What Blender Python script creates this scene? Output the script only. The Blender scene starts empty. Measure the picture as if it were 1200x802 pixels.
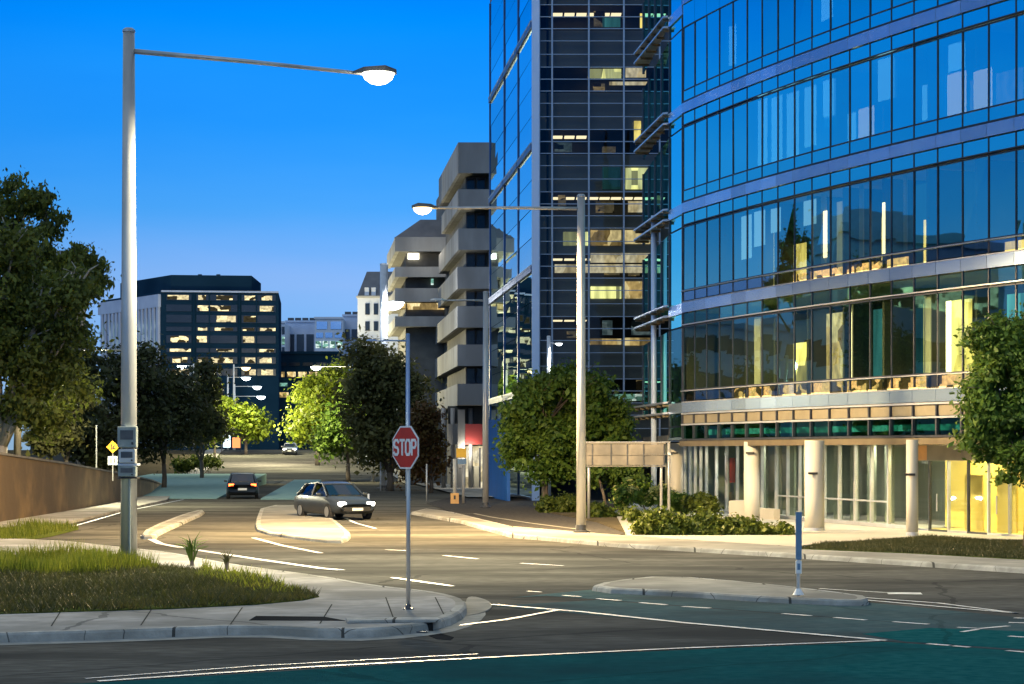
import bpy, math, random
import numpy as np
from mathutils import Vector, Matrix

random.seed(7)
RNG = np.random.default_rng(11)
S = bpy.context.scene
COL = S.collection
F = 2500.0      # focal length in photo pixels
H = 2.6         # eye height
HOR = 531.0     # eye level in photo pixels
R = math.radians


def W(x, y, Y):
    """photo pixel at depth Y -> world point"""
    return Vector(((x - 600) / F * Y, Y, H + (HOR - y) / F * Y))


def G(x, y, z=0.0):
    """photo pixel lying on the level z -> plan point"""
    Y = F * (H - z) / (y - HOR)
    return ((x - 600) / F * Y, Y)


def gz(Y):
    t = min(1.0, max(0.0, (Y - 195) / 95.0))
    return 3.0 * t * t * (3 - 2 * t)


# ------------------------------------------------------------------ materials
def new_mat(name):
    m = bpy.data.materials.new(name)
    m.use_nodes = True
    nt = m.node_tree
    nt.nodes.clear()
    out = nt.nodes.new('ShaderNodeOutputMaterial')
    return m, nt, out


def coords(nt, scale=(1, 1, 1), kind='Object'):
    tc = nt.nodes.new('ShaderNodeTexCoord')
    mp = nt.nodes.new('ShaderNodeMapping')
    mp.inputs['Scale'].default_value = scale
    nt.links.new(tc.outputs[kind], mp.inputs['Vector'])
    return mp.outputs['Vector']


def pmat(name, c1, c2=None, rough=0.6, metal=0.0, scale=1.0, stretch=(1, 1, 1), bump=0.0, bscale=None,
         dirt=None, dscale=0.2, spec=0.5, coat=0.0):
    """procedural surface: c1..c2 by noise, optional broad dirt tone and bump"""
    m, nt, out = new_mat(name)
    b = nt.nodes.new('ShaderNodeBsdfPrincipled')
    nt.links.new(b.outputs[0], out.inputs[0])
    b.inputs['Roughness'].default_value = rough
    b.inputs['Metallic'].default_value = metal
    b.inputs['Specular IOR Level'].default_value = spec
    b.inputs['Coat Weight'].default_value = coat
    if c2 is None:
        c2 = tuple(v * 0.82 for v in c1)
    v = coords(nt, stretch)
    n = nt.nodes.new('ShaderNodeTexNoise')
    n.inputs['Scale'].default_value = scale
    n.inputs['Detail'].default_value = 6
    nt.links.new(v, n.inputs['Vector'])
    cr = nt.nodes.new('ShaderNodeValToRGB')
    cr.color_ramp.elements[0].position = 0.32
    cr.color_ramp.elements[1].position = 0.68
    cr.color_ramp.elements[0].color = (*c1, 1)
    cr.color_ramp.elements[1].color = (*c2, 1)
    nt.links.new(n.outputs['Fac'], cr.inputs[0])
    col = cr.outputs[0]
    if dirt:
        n2 = nt.nodes.new('ShaderNodeTexNoise')
        n2.inputs['Scale'].default_value = dscale
        n2.inputs['Detail'].default_value = 4
        nt.links.new(v, n2.inputs['Vector'])
        r2 = nt.nodes.new('ShaderNodeValToRGB')
        r2.color_ramp.elements[0].position = 0.42
        r2.color_ramp.elements[1].position = 0.62
        nt.links.new(n2.outputs['Fac'], r2.inputs[0])
        mx = nt.nodes.new('ShaderNodeMix')
        mx.data_type = 'RGBA'
        nt.links.new(r2.outputs[0], mx.inputs[0])
        nt.links.new(col, mx.inputs[6])
        mx.inputs[7].default_value = (*dirt, 1)
        col = mx.outputs[2]
    nt.links.new(col, b.inputs['Base Color'])
    if bump:
        n3 = nt.nodes.new('ShaderNodeTexNoise')
        n3.inputs['Scale'].default_value = bscale or scale * 4
        n3.inputs['Detail'].default_value = 5
        nt.links.new(v, n3.inputs['Vector'])
        bp = nt.nodes.new('ShaderNodeBump')
        bp.inputs['Strength'].default_value = bump
        bp.inputs['Distance'].default_value = 0.02
        nt.links.new(n3.outputs['Fac'], bp.inputs['Height'])
        nt.links.new(bp.outputs[0], b.inputs['Normal'])
    if spec <= 0.12:      # dry mineral ground: no sheen at grazing angles
        df = nt.nodes.new('ShaderNodeBsdfDiffuse')
        df.inputs['Roughness'].default_value = 0.6
        nt.links.new(col, df.inputs[0])
        if bump:
            nt.links.new(bp.outputs[0], df.inputs['Normal'])
        nt.links.new(df.outputs[0], out.inputs[0])
    return m


def emit(name, col, strength):
    m, nt, out = new_mat(name)
    e = nt.nodes.new('ShaderNodeEmission')
    e.inputs[0].default_value = (*col, 1)
    e.inputs[1].default_value = strength
    nt.links.new(e.outputs[0], out.inputs[0])
    return m


def room_mat(name, ca, cb, strength, scale=(1.6, 1.6, 0.9), dark=0.35, thr=0.35):
    """a lit room seen through a window: blocks of furniture, blinds and wall, glowing"""
    m, nt, out = new_mat(name)
    v = coords(nt, scale)
    vo = nt.nodes.new('ShaderNodeTexVoronoi')
    vo.distance = 'CHEBYCHEV'
    vo.inputs['Scale'].default_value = 1.0
    nt.links.new(v, vo.inputs['Vector'])
    sep = nt.nodes.new('ShaderNodeSeparateColor')
    nt.links.new(vo.outputs['Color'], sep.inputs[0])
    cr = nt.nodes.new('ShaderNodeValToRGB')
    cr.color_ramp.interpolation = 'CONSTANT'
    e0, e1 = cr.color_ramp.elements
    e0.position = 0.0
    e0.color = (cb[0] * dark, cb[1] * dark, cb[2] * dark, 1)
    e1.position = thr
    e1.color = (*cb, 1)
    e2 = cr.color_ramp.elements.new(min(0.95, thr + 0.3))
    e2.color = (*ca, 1)
    nt.links.new(sep.outputs[0], cr.inputs[0])
    n = nt.nodes.new('ShaderNodeTexNoise')
    n.inputs['Scale'].default_value = 3.0
    nt.links.new(v, n.inputs['Vector'])
    ml = nt.nodes.new('ShaderNodeMath')
    ml.operation = 'MULTIPLY'
    ml.inputs[1].default_value = strength * 2
    nt.links.new(n.outputs['Fac'], ml.inputs[0])
    e = nt.nodes.new('ShaderNodeEmission')
    nt.links.new(cr.outputs[0], e.inputs[0])
    nt.links.new(ml.outputs[0], e.inputs[1])
    nt.links.new(e.outputs[0], out.inputs[0])
    return m


def glass(name, refl, fac, trans, rough=0.015, wave=0.0, wscale=0.6, vary=0.22):
    """coated facade glass: part mirror, part tinted see-through"""
    m, nt, out = new_mat(name)
    g = nt.nodes.new('ShaderNodeBsdfGlossy')
    g.inputs[0].default_value = (*refl, 1)
    g.inputs['Roughness'].default_value = rough
    oi = nt.nodes.new('ShaderNodeObjectInfo')
    vr = nt.nodes.new('ShaderNodeMapRange')
    vr.inputs[3].default_value = 1.0 - vary
    vr.inputs[4].default_value = 1.0
    nt.links.new(oi.outputs['Random'], vr.inputs[0])
    vm = nt.nodes.new('ShaderNodeVectorMath')
    vm.operation = 'SCALE'
    vm.inputs[0].default_value = refl
    nt.links.new(vr.outputs[0], vm.inputs['Scale'])
    nt.links.new(vm.outputs[0], g.inputs[0])
    t = nt.nodes.new('ShaderNodeBsdfTransparent')
    t.inputs[0].default_value = (*trans, 1)
    lw = nt.nodes.new('ShaderNodeLayerWeight')
    lw.inputs[0].default_value = 0.25
    mr = nt.nodes.new('ShaderNodeMapRange')
    mr.inputs[3].default_value = fac
    mr.inputs[4].default_value = min(1.0, fac + (0.3 if fac > .1 else .1))
    nt.links.new(lw.outputs['Facing'], mr.inputs[0])
    mx = nt.nodes.new('ShaderNodeMixShader')
    nt.links.new(mr.outputs[0], mx.inputs[0])
    nt.links.new(t.outputs[0], mx.inputs[1])
    nt.links.new(g.outputs[0], mx.inputs[2])
    nt.links.new(mx.outputs[0], out.inputs[0])
    if wave:
        v = coords(nt)
        n = nt.nodes.new('ShaderNodeTexNoise')
        n.inputs['Scale'].default_value = wscale
        n.inputs['Detail'].default_value = 1
        nt.links.new(v, n.inputs['Vector'])
        bp = nt.nodes.new('ShaderNodeBump')
        bp.inputs['Strength'].default_value = wave
        bp.inputs['Distance'].default_value = 0.1
        nt.links.new(n.outputs['Fac'], bp.inputs['Height'])
        nt.links.new(bp.outputs[0], g.inputs['Normal'])
    return m


def leaf_mat(name, c1, c2, scale=0.5, trans=0.35, rough=0.55):
    m, nt, out = new_mat(name)
    v = coords(nt)
    n = nt.nodes.new('ShaderNodeTexNoise')
    n.inputs['Scale'].default_value = scale
    n.inputs['Detail'].default_value = 5
    nt.links.new(v, n.inputs['Vector'])
    wn = nt.nodes.new('ShaderNodeTexWhiteNoise')
    geo = nt.nodes.new('ShaderNodeNewGeometry')
    wn.noise_dimensions = '1D'
    nt.links.new(geo.outputs['Random Per Island'], wn.inputs['W'])
    mth = nt.nodes.new('ShaderNodeMath')
    mth.operation = 'MULTIPLY_ADD'
    mth.inputs[1].default_value = 0.5
    nt.links.new(wn.outputs['Value'], mth.inputs[0])
    sb = nt.nodes.new('ShaderNodeMath')
    sb.operation = 'SUBTRACT'
    sb.inputs[1].default_value = 0.25
    nt.links.new(n.outputs['Fac'], sb.inputs[0])
    nt.links.new(sb.outputs[0], mth.inputs[2])
    cr = nt.nodes.new('ShaderNodeValToRGB')
    cr.color_ramp.elements[0].position = 0.3
    cr.color_ramp.elements[1].position = 0.75
    cr.color_ramp.elements[0].color = (*c1, 1)
    cr.color_ramp.elements[1].color = (*c2, 1)
    nt.links.new(mth.outputs[0], cr.inputs[0])
    b = nt.nodes.new('ShaderNodeBsdfPrincipled')
    b.inputs['Roughness'].default_value = rough
    b.inputs['Specular IOR Level'].default_value = 0.3
    nt.links.new(cr.outputs[0], b.inputs['Base Color'])
    t = nt.nodes.new('ShaderNodeBsdfTranslucent')
    nt.links.new(cr.outputs[0], t.inputs[0])
    mx = nt.nodes.new('ShaderNodeMixShader')
    mx.inputs[0].default_value = trans
    nt.links.new(b.outputs[0], mx.inputs[1])
    nt.links.new(t.outputs[0], mx.inputs[2])
    nt.links.new(mx.outputs[0], out.inputs[0])
    return m


M = {}
M['asphalt'] = pmat('asphalt', (0.085, 0.082, 0.070), (0.150, 0.144, 0.122), 0.75, scale=7, stretch=(.35, 1, 1), bump=0.5, bscale=60,
                    dirt=(0.066, 0.064, 0.056), dscale=0.45, spec=0.12)
M['drive'] = pmat('driveway_asphalt', (0.045, 0.045, 0.045), (0.08, 0.075, 0.07), 0.6, scale=8, bump=0.4, bscale=50, spec=0.12)
M['cycle_dark'] = pmat('green_surfacing', (0.010, 0.085, 0.085), (0.022, 0.12, 0.115), 0.6, scale=5, bump=0.4,
                       bscale=60, dirt=(0.018, 0.065, 0.068), dscale=0.25, spec=0.12)
M['cycle_grey'] = pmat('worn_green_surfacing', (0.065, 0.105, 0.105), (0.095, 0.135, 0.13), 0.6, scale=4, bump=0.4,
                       bscale=60, dirt=(0.065, 0.08, 0.078), dscale=0.3, spec=0.12)
M['joint'] = pmat('dark_joint', (0.05, 0.05, 0.045), (0.08, 0.08, 0.07), 0.9, spec=0.1)
M['tar'] = pmat('tar_patch', (0.022, 0.022, 0.022), (0.035, 0.035, 0.033), 0.9, spec=0.1)
M['concrete'] = pmat('pavement_concrete', (0.30, 0.29, 0.26), (0.42, 0.40, 0.36), 0.75, scale=3, bump=0.3, bscale=30,
                     dirt=(0.24, 0.23, 0.20), dscale=0.5, spec=0.12)
M['pale_concrete'] = pmat('pale_concrete', (0.25, 0.24, 0.20), (0.34, 0.32, 0.27), 0.7, scale=2, bump=0.2, bscale=25,
                          dirt=(0.21, 0.20, 0.17), dscale=0.4, spec=0.12)
M['kerb'] = pmat('kerb_concrete', (0.34, 0.33, 0.29), (0.50, 0.48, 0.42), 0.8, scale=5, bump=0.6, bscale=25,
                 dirt=(0.27, 0.26, 0.22), dscale=0.8, spec=0.12)
M['gutter'] = pmat('gutter_concrete', (0.24, 0.24, 0.21), (0.34, 0.33, 0.29), 0.75, scale=4, bump=0.3, spec=0.12)
M['paint'] = pmat('road_paint', (0.80, 0.80, 0.78), (0.62, 0.62, 0.60), 0.5, scale=12, dirt=(0.5, 0.5, 0.48), dscale=3)
M['cool_lit_slab'] = pmat('cool_lit_paving', (0.20, 0.32, 0.31), (0.26, 0.38, 0.36), 0.6, scale=2, spec=0.12)  # teal cast of cool lamps is put into this paving colour
M['earth'] = pmat('earth', (0.05, 0.045, 0.03), (0.09, 0.075, 0.05), 0.9, scale=1.5, bump=0.6, spec=0.12)
M['turf'] = pmat('turf', (0.05, 0.07, 0.015), (0.09, 0.11, 0.03), 0.9, scale=3, bump=0.8, spec=0.12)
M['steel'] = pmat('galvanised_steel', (0.55, 0.55, 0.52), (0.44, 0.44, 0.42), 0.35, 0.35, scale=2.5,
                  stretch=(1, 1, 0.3), dirt=(0.36, 0.36, 0.35), dscale=1.5)
M['dark_steel'] = pmat('dark_steel', (0.07, 0.075, 0.08), (0.11, 0.11, 0.11), 0.45, 0.5, scale=5)
M['cabinet'] = pmat('cabinet_paint', (0.20, 0.24, 0.23), (0.27, 0.31, 0.30), 0.5, 0.2, scale=6)
M['white_metal'] = pmat('white_metal', (0.72, 0.74, 0.76), (0.6, 0.62, 0.64), 0.4, 0.1, scale=3)
M['blue_pole'] = pmat('blue_grey_pole', (0.22, 0.33, 0.55), (0.28, 0.4, 0.62), 0.4, 0.3, scale=3)
M['black'] = pmat('black_plastic', (0.015, 0.015, 0.015), (0.03, 0.03, 0.03), 0.5, scale=5)
M['rubber'] = pmat('rubber', (0.015, 0.015, 0.015), (0.03, 0.03, 0.03), 0.8, scale=10)
M['red_sign'] = pmat('red_sign_face', (0.55, 0.035, 0.02), (0.42, 0.03, 0.02), 0.4, scale=3)
M['white_sign'] = pmat('white_sign_face', (0.8, 0.8, 0.76), (0.7, 0.7, 0.66), 0.4, scale=3)
M['yellow_sign'] = pmat('yellow_sign_face', (0.85, 0.45, 0.02), (0.7, 0.36, 0.02), 0.45, scale=3)
M['blue_sign'] = pmat('blue_sign_face', (0.10, 0.19, 0.30), (0.14, 0.25, 0.36), 0.45, scale=6, stretch=(1, 1, 1))
M['orange_sign'] = pmat('orange_sign_face', (0.75, 0.40, 0.12), (0.62, 0.32, 0.1), 0.5, scale=3)
M['sign_back'] = pmat('sign_back', (0.20, 0.18, 0.145), (0.29, 0.26, 0.21), 0.55, 0.2, scale=2.5,
                      dirt=(0.15, 0.14, 0.12), dscale=0.9)
M['wall_stone'] = pmat('brown_wall', (0.08, 0.055, 0.028), (0.22, 0.14, 0.062), 0.85, scale=2.2, stretch=(1, .35, 0.45),
                       bump=1.0, bscale=5, dirt=(0.09, 0.06, 0.03), dscale=0.7)
M['bark'] = pmat('bark', (0.09, 0.07, 0.05), (0.16, 0.13, 0.10), 0.9, scale=6, stretch=(1, 1, 0.2), bump=0.8)
M['pale_bark'] = pmat('pale_bark', (0.30, 0.27, 0.22), (0.42, 0.38, 0.32), 0.8, scale=5, stretch=(1, 1, 0.2))


def overlay(m, kind, col, amount, scale=1.0):
    """wear with a shape of its own laid over a ground material: cracks or kerb-stone joints"""
    nt = m.node_tree
    df = [n for n in nt.nodes if n.type == 'BSDF_DIFFUSE'][0]
    src = df.inputs[0].links[0].from_socket
    v = coords(nt)
    if kind == 'cracks':
        n = nt.nodes.new('ShaderNodeTexNoise')
        n.inputs['Scale'].default_value = .8
        n.inputs['Detail'].default_value = 3
        nt.links.new(v, n.inputs['Vector'])
        ad = nt.nodes.new('ShaderNodeMix')
        ad.data_type = 'VECTOR'
        ad.inputs[0].default_value = .35
        nt.links.new(v, ad.inputs[4])
        nt.links.new(n.outputs['Color'], ad.inputs[5])
        vo = nt.nodes.new('ShaderNodeTexVoronoi')
        vo.feature = 'DISTANCE_TO_EDGE'
        vo.inputs['Scale'].default_value = scale
        nt.links.new(ad.outputs[1], vo.inputs['Vector'])
        lt = nt.nodes.new('ShaderNodeMath')
        lt.operation = 'LESS_THAN'
        lt.inputs[1].default_value = .005
        nt.links.new(vo.outputs['Distance'], lt.inputs[0])
        fac = lt.outputs[0]
    else:
        sp_ = nt.nodes.new('ShaderNodeSeparateXYZ')
        nt.links.new(v, sp_.inputs[0])
        a = nt.nodes.new('ShaderNodeMath')
        a.operation = 'MULTIPLY'
        a.inputs[1].default_value = scale
        nt.links.new(sp_.outputs[0], a.inputs[0])
        fr_ = nt.nodes.new('ShaderNodeMath')
        fr_.operation = 'FRACT'
        nt.links.new(a.outputs[0], fr_.inputs[0])
        lt = nt.nodes.new('ShaderNodeMath')
        lt.operation = 'LESS_THAN'
        lt.inputs[1].default_value = .018
        nt.links.new(fr_.outputs[0], lt.inputs[0])
        fac = lt.outputs[0]
    am = nt.nodes.new('ShaderNodeMath')
    am.operation = 'MULTIPLY'
    am.inputs[1].default_value = amount
    nt.links.new(fac, am.inputs[0])
    mx_ = nt.nodes.new('ShaderNodeMix')
    mx_.data_type = 'RGBA'
    nt.links.new(am.outputs[0], mx_.inputs[0])
    nt.links.new(src, mx_.inputs[6])
    mx_.inputs[7].default_value = (*col, 1)
    nt.links.new(mx_.outputs[2], df.inputs[0])


overlay(M['asphalt'], 'cracks', (0.03, 0.03, 0.03), .40, .16)
overlay(M['cycle_dark'], 'cracks', (0.012, 0.04, 0.04), .35, .2)
overlay(M['cycle_grey'], 'cracks', (0.03, 0.05, 0.05), .35, .2)
overlay(M['concrete'], 'cracks', (0.10, 0.10, 0.09), .6, .25)
overlay(M['kerb'], 'joints', (0.05, 0.05, 0.045), .9, .42)
overlay(M['kerb'], 'cracks', (0.08, 0.08, 0.07), .8, 1.1)
# foliage
M['l_dark'] = leaf_mat('olive_leaves', (0.065, 0.085, 0.015), (0.18, 0.21, 0.035), 0.6)
M['l_black'] = leaf_mat('dark_leaves', (0.035, 0.042, 0.016), (0.09, 0.10, 0.03), 0.5)
M['l_green'] = leaf_mat('green_leaves', (0.055, 0.115, 0.014), (0.17, 0.26, 0.035), 0.7)
M['l_rich'] = leaf_mat('rich_green_leaves', (0.05, 0.10, 0.016), (0.14, 0.21, 0.03), 0.8)
M['l_yellow'] = leaf_mat('yellow_green_leaves', (0.08, 0.125, 0.01), (0.19, 0.235, 0.018), 0.7, trans=0.5)
M['l_brown'] = leaf_mat('brown_green_leaves', (0.08, 0.08, 0.025), (0.18, 0.17, 0.05), 0.5)
M['l_rust'] = leaf_mat('rust_leaves', (0.12, 0.05, 0.015), (0.16, 0.11, 0.03), 0.8)
M['l_hedge'] = leaf_mat('hedge_leaves', (0.05, 0.08, 0.012), (0.13, 0.16, 0.02), 1.0)
M['l_grass'] = leaf_mat('grass_blades', (0.09, 0.125, 0.012), (0.21, 0.235, 0.03), 1.2, trans=0.5)
M['l_lowgrass'] = leaf_mat('ground_cover', (0.03, 0.04, 0.012), (0.08, 0.08, 0.025), 1.2)
M['l_flower'] = leaf_mat('pale_flowers', (0.5, 0.5, 0.15), (0.7, 0.65, 0.25), 3)
# buildings
M['conc_grey'] = pmat('grey_precast', (0.27, 0.27, 0.27), (0.34, 0.34, 0.335), 0.75, scale=1.2,
                      stretch=(1, 1, 0.3), dirt=(0.21, 0.205, 0.20), dscale=0.35)
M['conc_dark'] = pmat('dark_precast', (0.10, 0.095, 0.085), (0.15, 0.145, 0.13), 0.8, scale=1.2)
M['soffit'] = pmat('bronze_soffit', (0.11, 0.085, 0.05), (0.15, 0.12, 0.07), 0.5, 0.3, scale=2)
M['cream'] = pmat('cream_render', (0.47, 0.45, 0.39), (0.41, 0.39, 0.34), 0.6, scale=1.0, dirt=(0.40, 0.38, 0.32))
M['beige'] = pmat('beige_panel', (0.24, 0.21, 0.145), (0.19, 0.165, 0.11), 0.45, 0.2, scale=2)
M['lavender'] = pmat('silver_panel', (0.58, 0.76, 1.0), (0.50, 0.68, 0.96), 0.22, 0.75, scale=0.8)
M['frame_dark'] = pmat('dark_frame', (0.03, 0.035, 0.05), (0.05, 0.055, 0.07), 0.4, 0.4, scale=3)
M['frame_light'] = pmat('silver_frame', (0.55, 0.56, 0.6), (0.46, 0.48, 0.52), 0.35, 0.6, scale=3)
M['pale_col'] = pmat('pale_blue_column', (0.50, 0.62, 0.80), (0.58, 0.68, 0.85), 0.4, 0.2, scale=0.6, stretch=(1, 1, .2))
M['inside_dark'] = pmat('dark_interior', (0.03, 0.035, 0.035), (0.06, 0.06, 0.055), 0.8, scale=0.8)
M['inside_mid'] = pmat('interior_wall', (0.30, 0.29, 0.24), (0.40, 0.38, 0.30), 0.8, scale=0.7)
M['office_dark'] = pmat('dark_blue_cladding', (0.010, 0.034, 0.062), (0.016, 0.048, 0.085), 0.7, 0.0, spec=0.1, scale=0.2)
M['spandrel'] = pmat('grey_spandrel', (0.20, 0.21, 0.22), (0.27, 0.28, 0.29), 0.6, scale=.4)
M['office_fin'] = pmat('pale_fin', (0.42, 0.47, 0.6), (0.55, 0.6, 0.72), 0.5, scale=0.4)
M['white_build'] = pmat('white_facade', (0.62, 0.64, 0.70), (0.7, 0.72, 0.76), 0.6, scale=0.2)
M['red_panel'] = pmat('dark_red_panel', (0.28, 0.035, 0.03), (0.22, 0.03, 0.03), 0.5, scale=1)
M['blue_panel'] = pmat('blue_hoarding', (0.01, 0.10, 0.34), (0.015, 0.13, 0.42), 0.5, scale=0.6)
M['slate'] = pmat('slate_roof', (0.12, 0.12, 0.13), (0.17, 0.17, 0.18), 0.7, scale=1)
nt_ = M['lavender'].node_tree
bs_ = [n for n in nt_.nodes if n.type == 'BSDF_PRINCIPLED'][0]
ge_ = nt_.nodes.new('ShaderNodeNewGeometry')
mr_ = nt_.nodes.new('ShaderNodeMapRange')
mr_.inputs[3].default_value = 0.62
mr_.inputs[4].default_value = 1.0
nt_.links.new(ge_.outputs['Random Per Island'], mr_.inputs[0])
vs_ = nt_.nodes.new('ShaderNodeVectorMath')
vs_.operation = 'SCALE'
lk_ = bs_.inputs['Base Color'].links[0]
nt_.links.new(lk_.from_socket, vs_.inputs[0])
nt_.links.new(mr_.outputs[0], vs_.inputs['Scale'])
nt_.links.new(vs_.outputs[0], bs_.inputs['Base Color'])
M['mull_blue'] = pmat('blue_mullion', (0.03, 0.08, 0.2), (0.04, 0.1, 0.25), 0.4, 0.3, scale=2)
M['frame_mid'] = pmat('grey_frame', (0.34, 0.40, 0.48), (0.28, 0.33, 0.41), 0.4, 0.3, scale=2)
# glass
M['g_blue'] = glass('blue_facade_glass', (0.30, 1.0, 1.0), 0.95, (0.70, 0.85, 0.80), wave=0.03, vary=.14)
M['g_mid'] = glass('mid_facade_glass', (0.28, 0.92, 1.0), 0.58, (0.9, 0.95, 0.75), wave=0.035)
M['g_strip'] = glass('strip_glass', (0.4, 0.7, 1.0), 0.30, (0.95, 0.92, 0.82), wave=0.02)
M['g_teal'] = glass('teal_facade_glass', (0.34, 0.85, 0.95), 0.24, (0.82, 0.95, 0.74), wave=0.03)
M['g_side'] = glass('sky_facade_glass', (0.70, 0.92, 1.0), 0.9, (0.2, 0.35, 0.45), wave=0.04, wscale=0.3)
M['g_dark'] = glass('dark_tower_glass', (0.22, 0.30, 0.38), 0.05, (0.55, 0.56, 0.52), wave=0.02)
M['g_clear'] = glass('clear_glass', (0.9, 0.95, 0.95), 0.06, (0.78, 0.86, 0.82))
M['g_green'] = glass('green_glass', (0.5, 0.9, 0.8), 0.15, (0.25, 0.62, 0.48))
M['g_car'] = glass('car_glass', (0.8, 0.85, 0.9), 0.12, (0.10, 0.12, 0.12))
# light givers
M['lamp_cold'] = emit('cold_lamp', (0.9, 0.97, 1.0), 8)
M['lamp_white'] = emit('white_lamp', (1.0, 0.93, 0.74), 6)
M['lamp_warm'] = emit('sodium_lamp', (1.0, 0.66, 0.26), 4.5)
M['lamp_far'] = emit('far_lamp', (0.8, 0.95, 1.0), 10)
M['head'] = emit('headlamp', (1.0, 0.93, 0.78), 40)
M['tail'] = emit('tail_lamp', (1.0, 0.10, 0.02), 9)
M['ceil'] = emit('ceiling_luminaire', (1.0, 0.93, 0.72), 3.5)
M['ceil_cold'] = emit('cold_luminaire', (0.75, 1.0, 0.9), 4)
M['r_warm'] = room_mat('warm_lit_room', (1.0, 0.80, 0.40), (0.75, 0.52, 0.20), 0.75)
M['r_pale'] = room_mat('pale_lit_room', (1.0, 0.88, 0.60), (0.95, 0.78, 0.45), 0.62, thr=0.12, dark=0.6)
M['r_yellow'] = room_mat('yellow_lit_room', (0.95, 0.78, 0.22), (0.7, 0.55, 0.14), 1.6, scale=(0.9, 0.9, 0.35), thr=0.2)
M['r_olive'] = room_mat('olive_lit_room', (0.62, 0.62, 0.24), (0.34, 0.36, 0.17), 2.0, scale=(1.0, 1.0, 0.18), thr=0.4)
M['r_office'] = room_mat('office_lit_room', (1.0, 0.82, 0.42), (0.6, 0.5, 0.28), 1.1, scale=(0.9, 0.9, 1.4),
                         thr=0.5, dark=0.05)
M['r_cold'] = room_mat('cold_lit_room', (0.75, 0.95, 0.88), (0.2, 0.45, 0.36), 0.8, scale=(1.4, 1.4, 2.5), thr=0.4)
M['r_tdim'] = room_mat('dim_warm_room', (.30, .22, .10), (.12, .10, .06), .7, scale=(1.4, 1.4, 2.2), dark=.1)
M['r_tdim2'] = room_mat('dim_cool_room', (.10, .14, .15), (.05, .08, .09), .8, scale=(1.4, 1.4, 2.2), dark=.1)
M['r_tceil'] = emit('tower_luminaire', (1.0, .85, .55), 1.6)
M['r_sill'] = room_mat('warm_sill_room', (1.0, 0.62, 0.22), (0.7, 0.5, 0.16), 2.0, scale=(2.2, 2.2, 3), thr=.35, dark=.1)
M['r_dim'] = room_mat('dim_room', (0.05, 0.20, 0.20), (0.02, 0.09, 0.10), 1.6, scale=(0.8, 0.8, 0.14), thr=0.5, dark=0.3)


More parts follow.
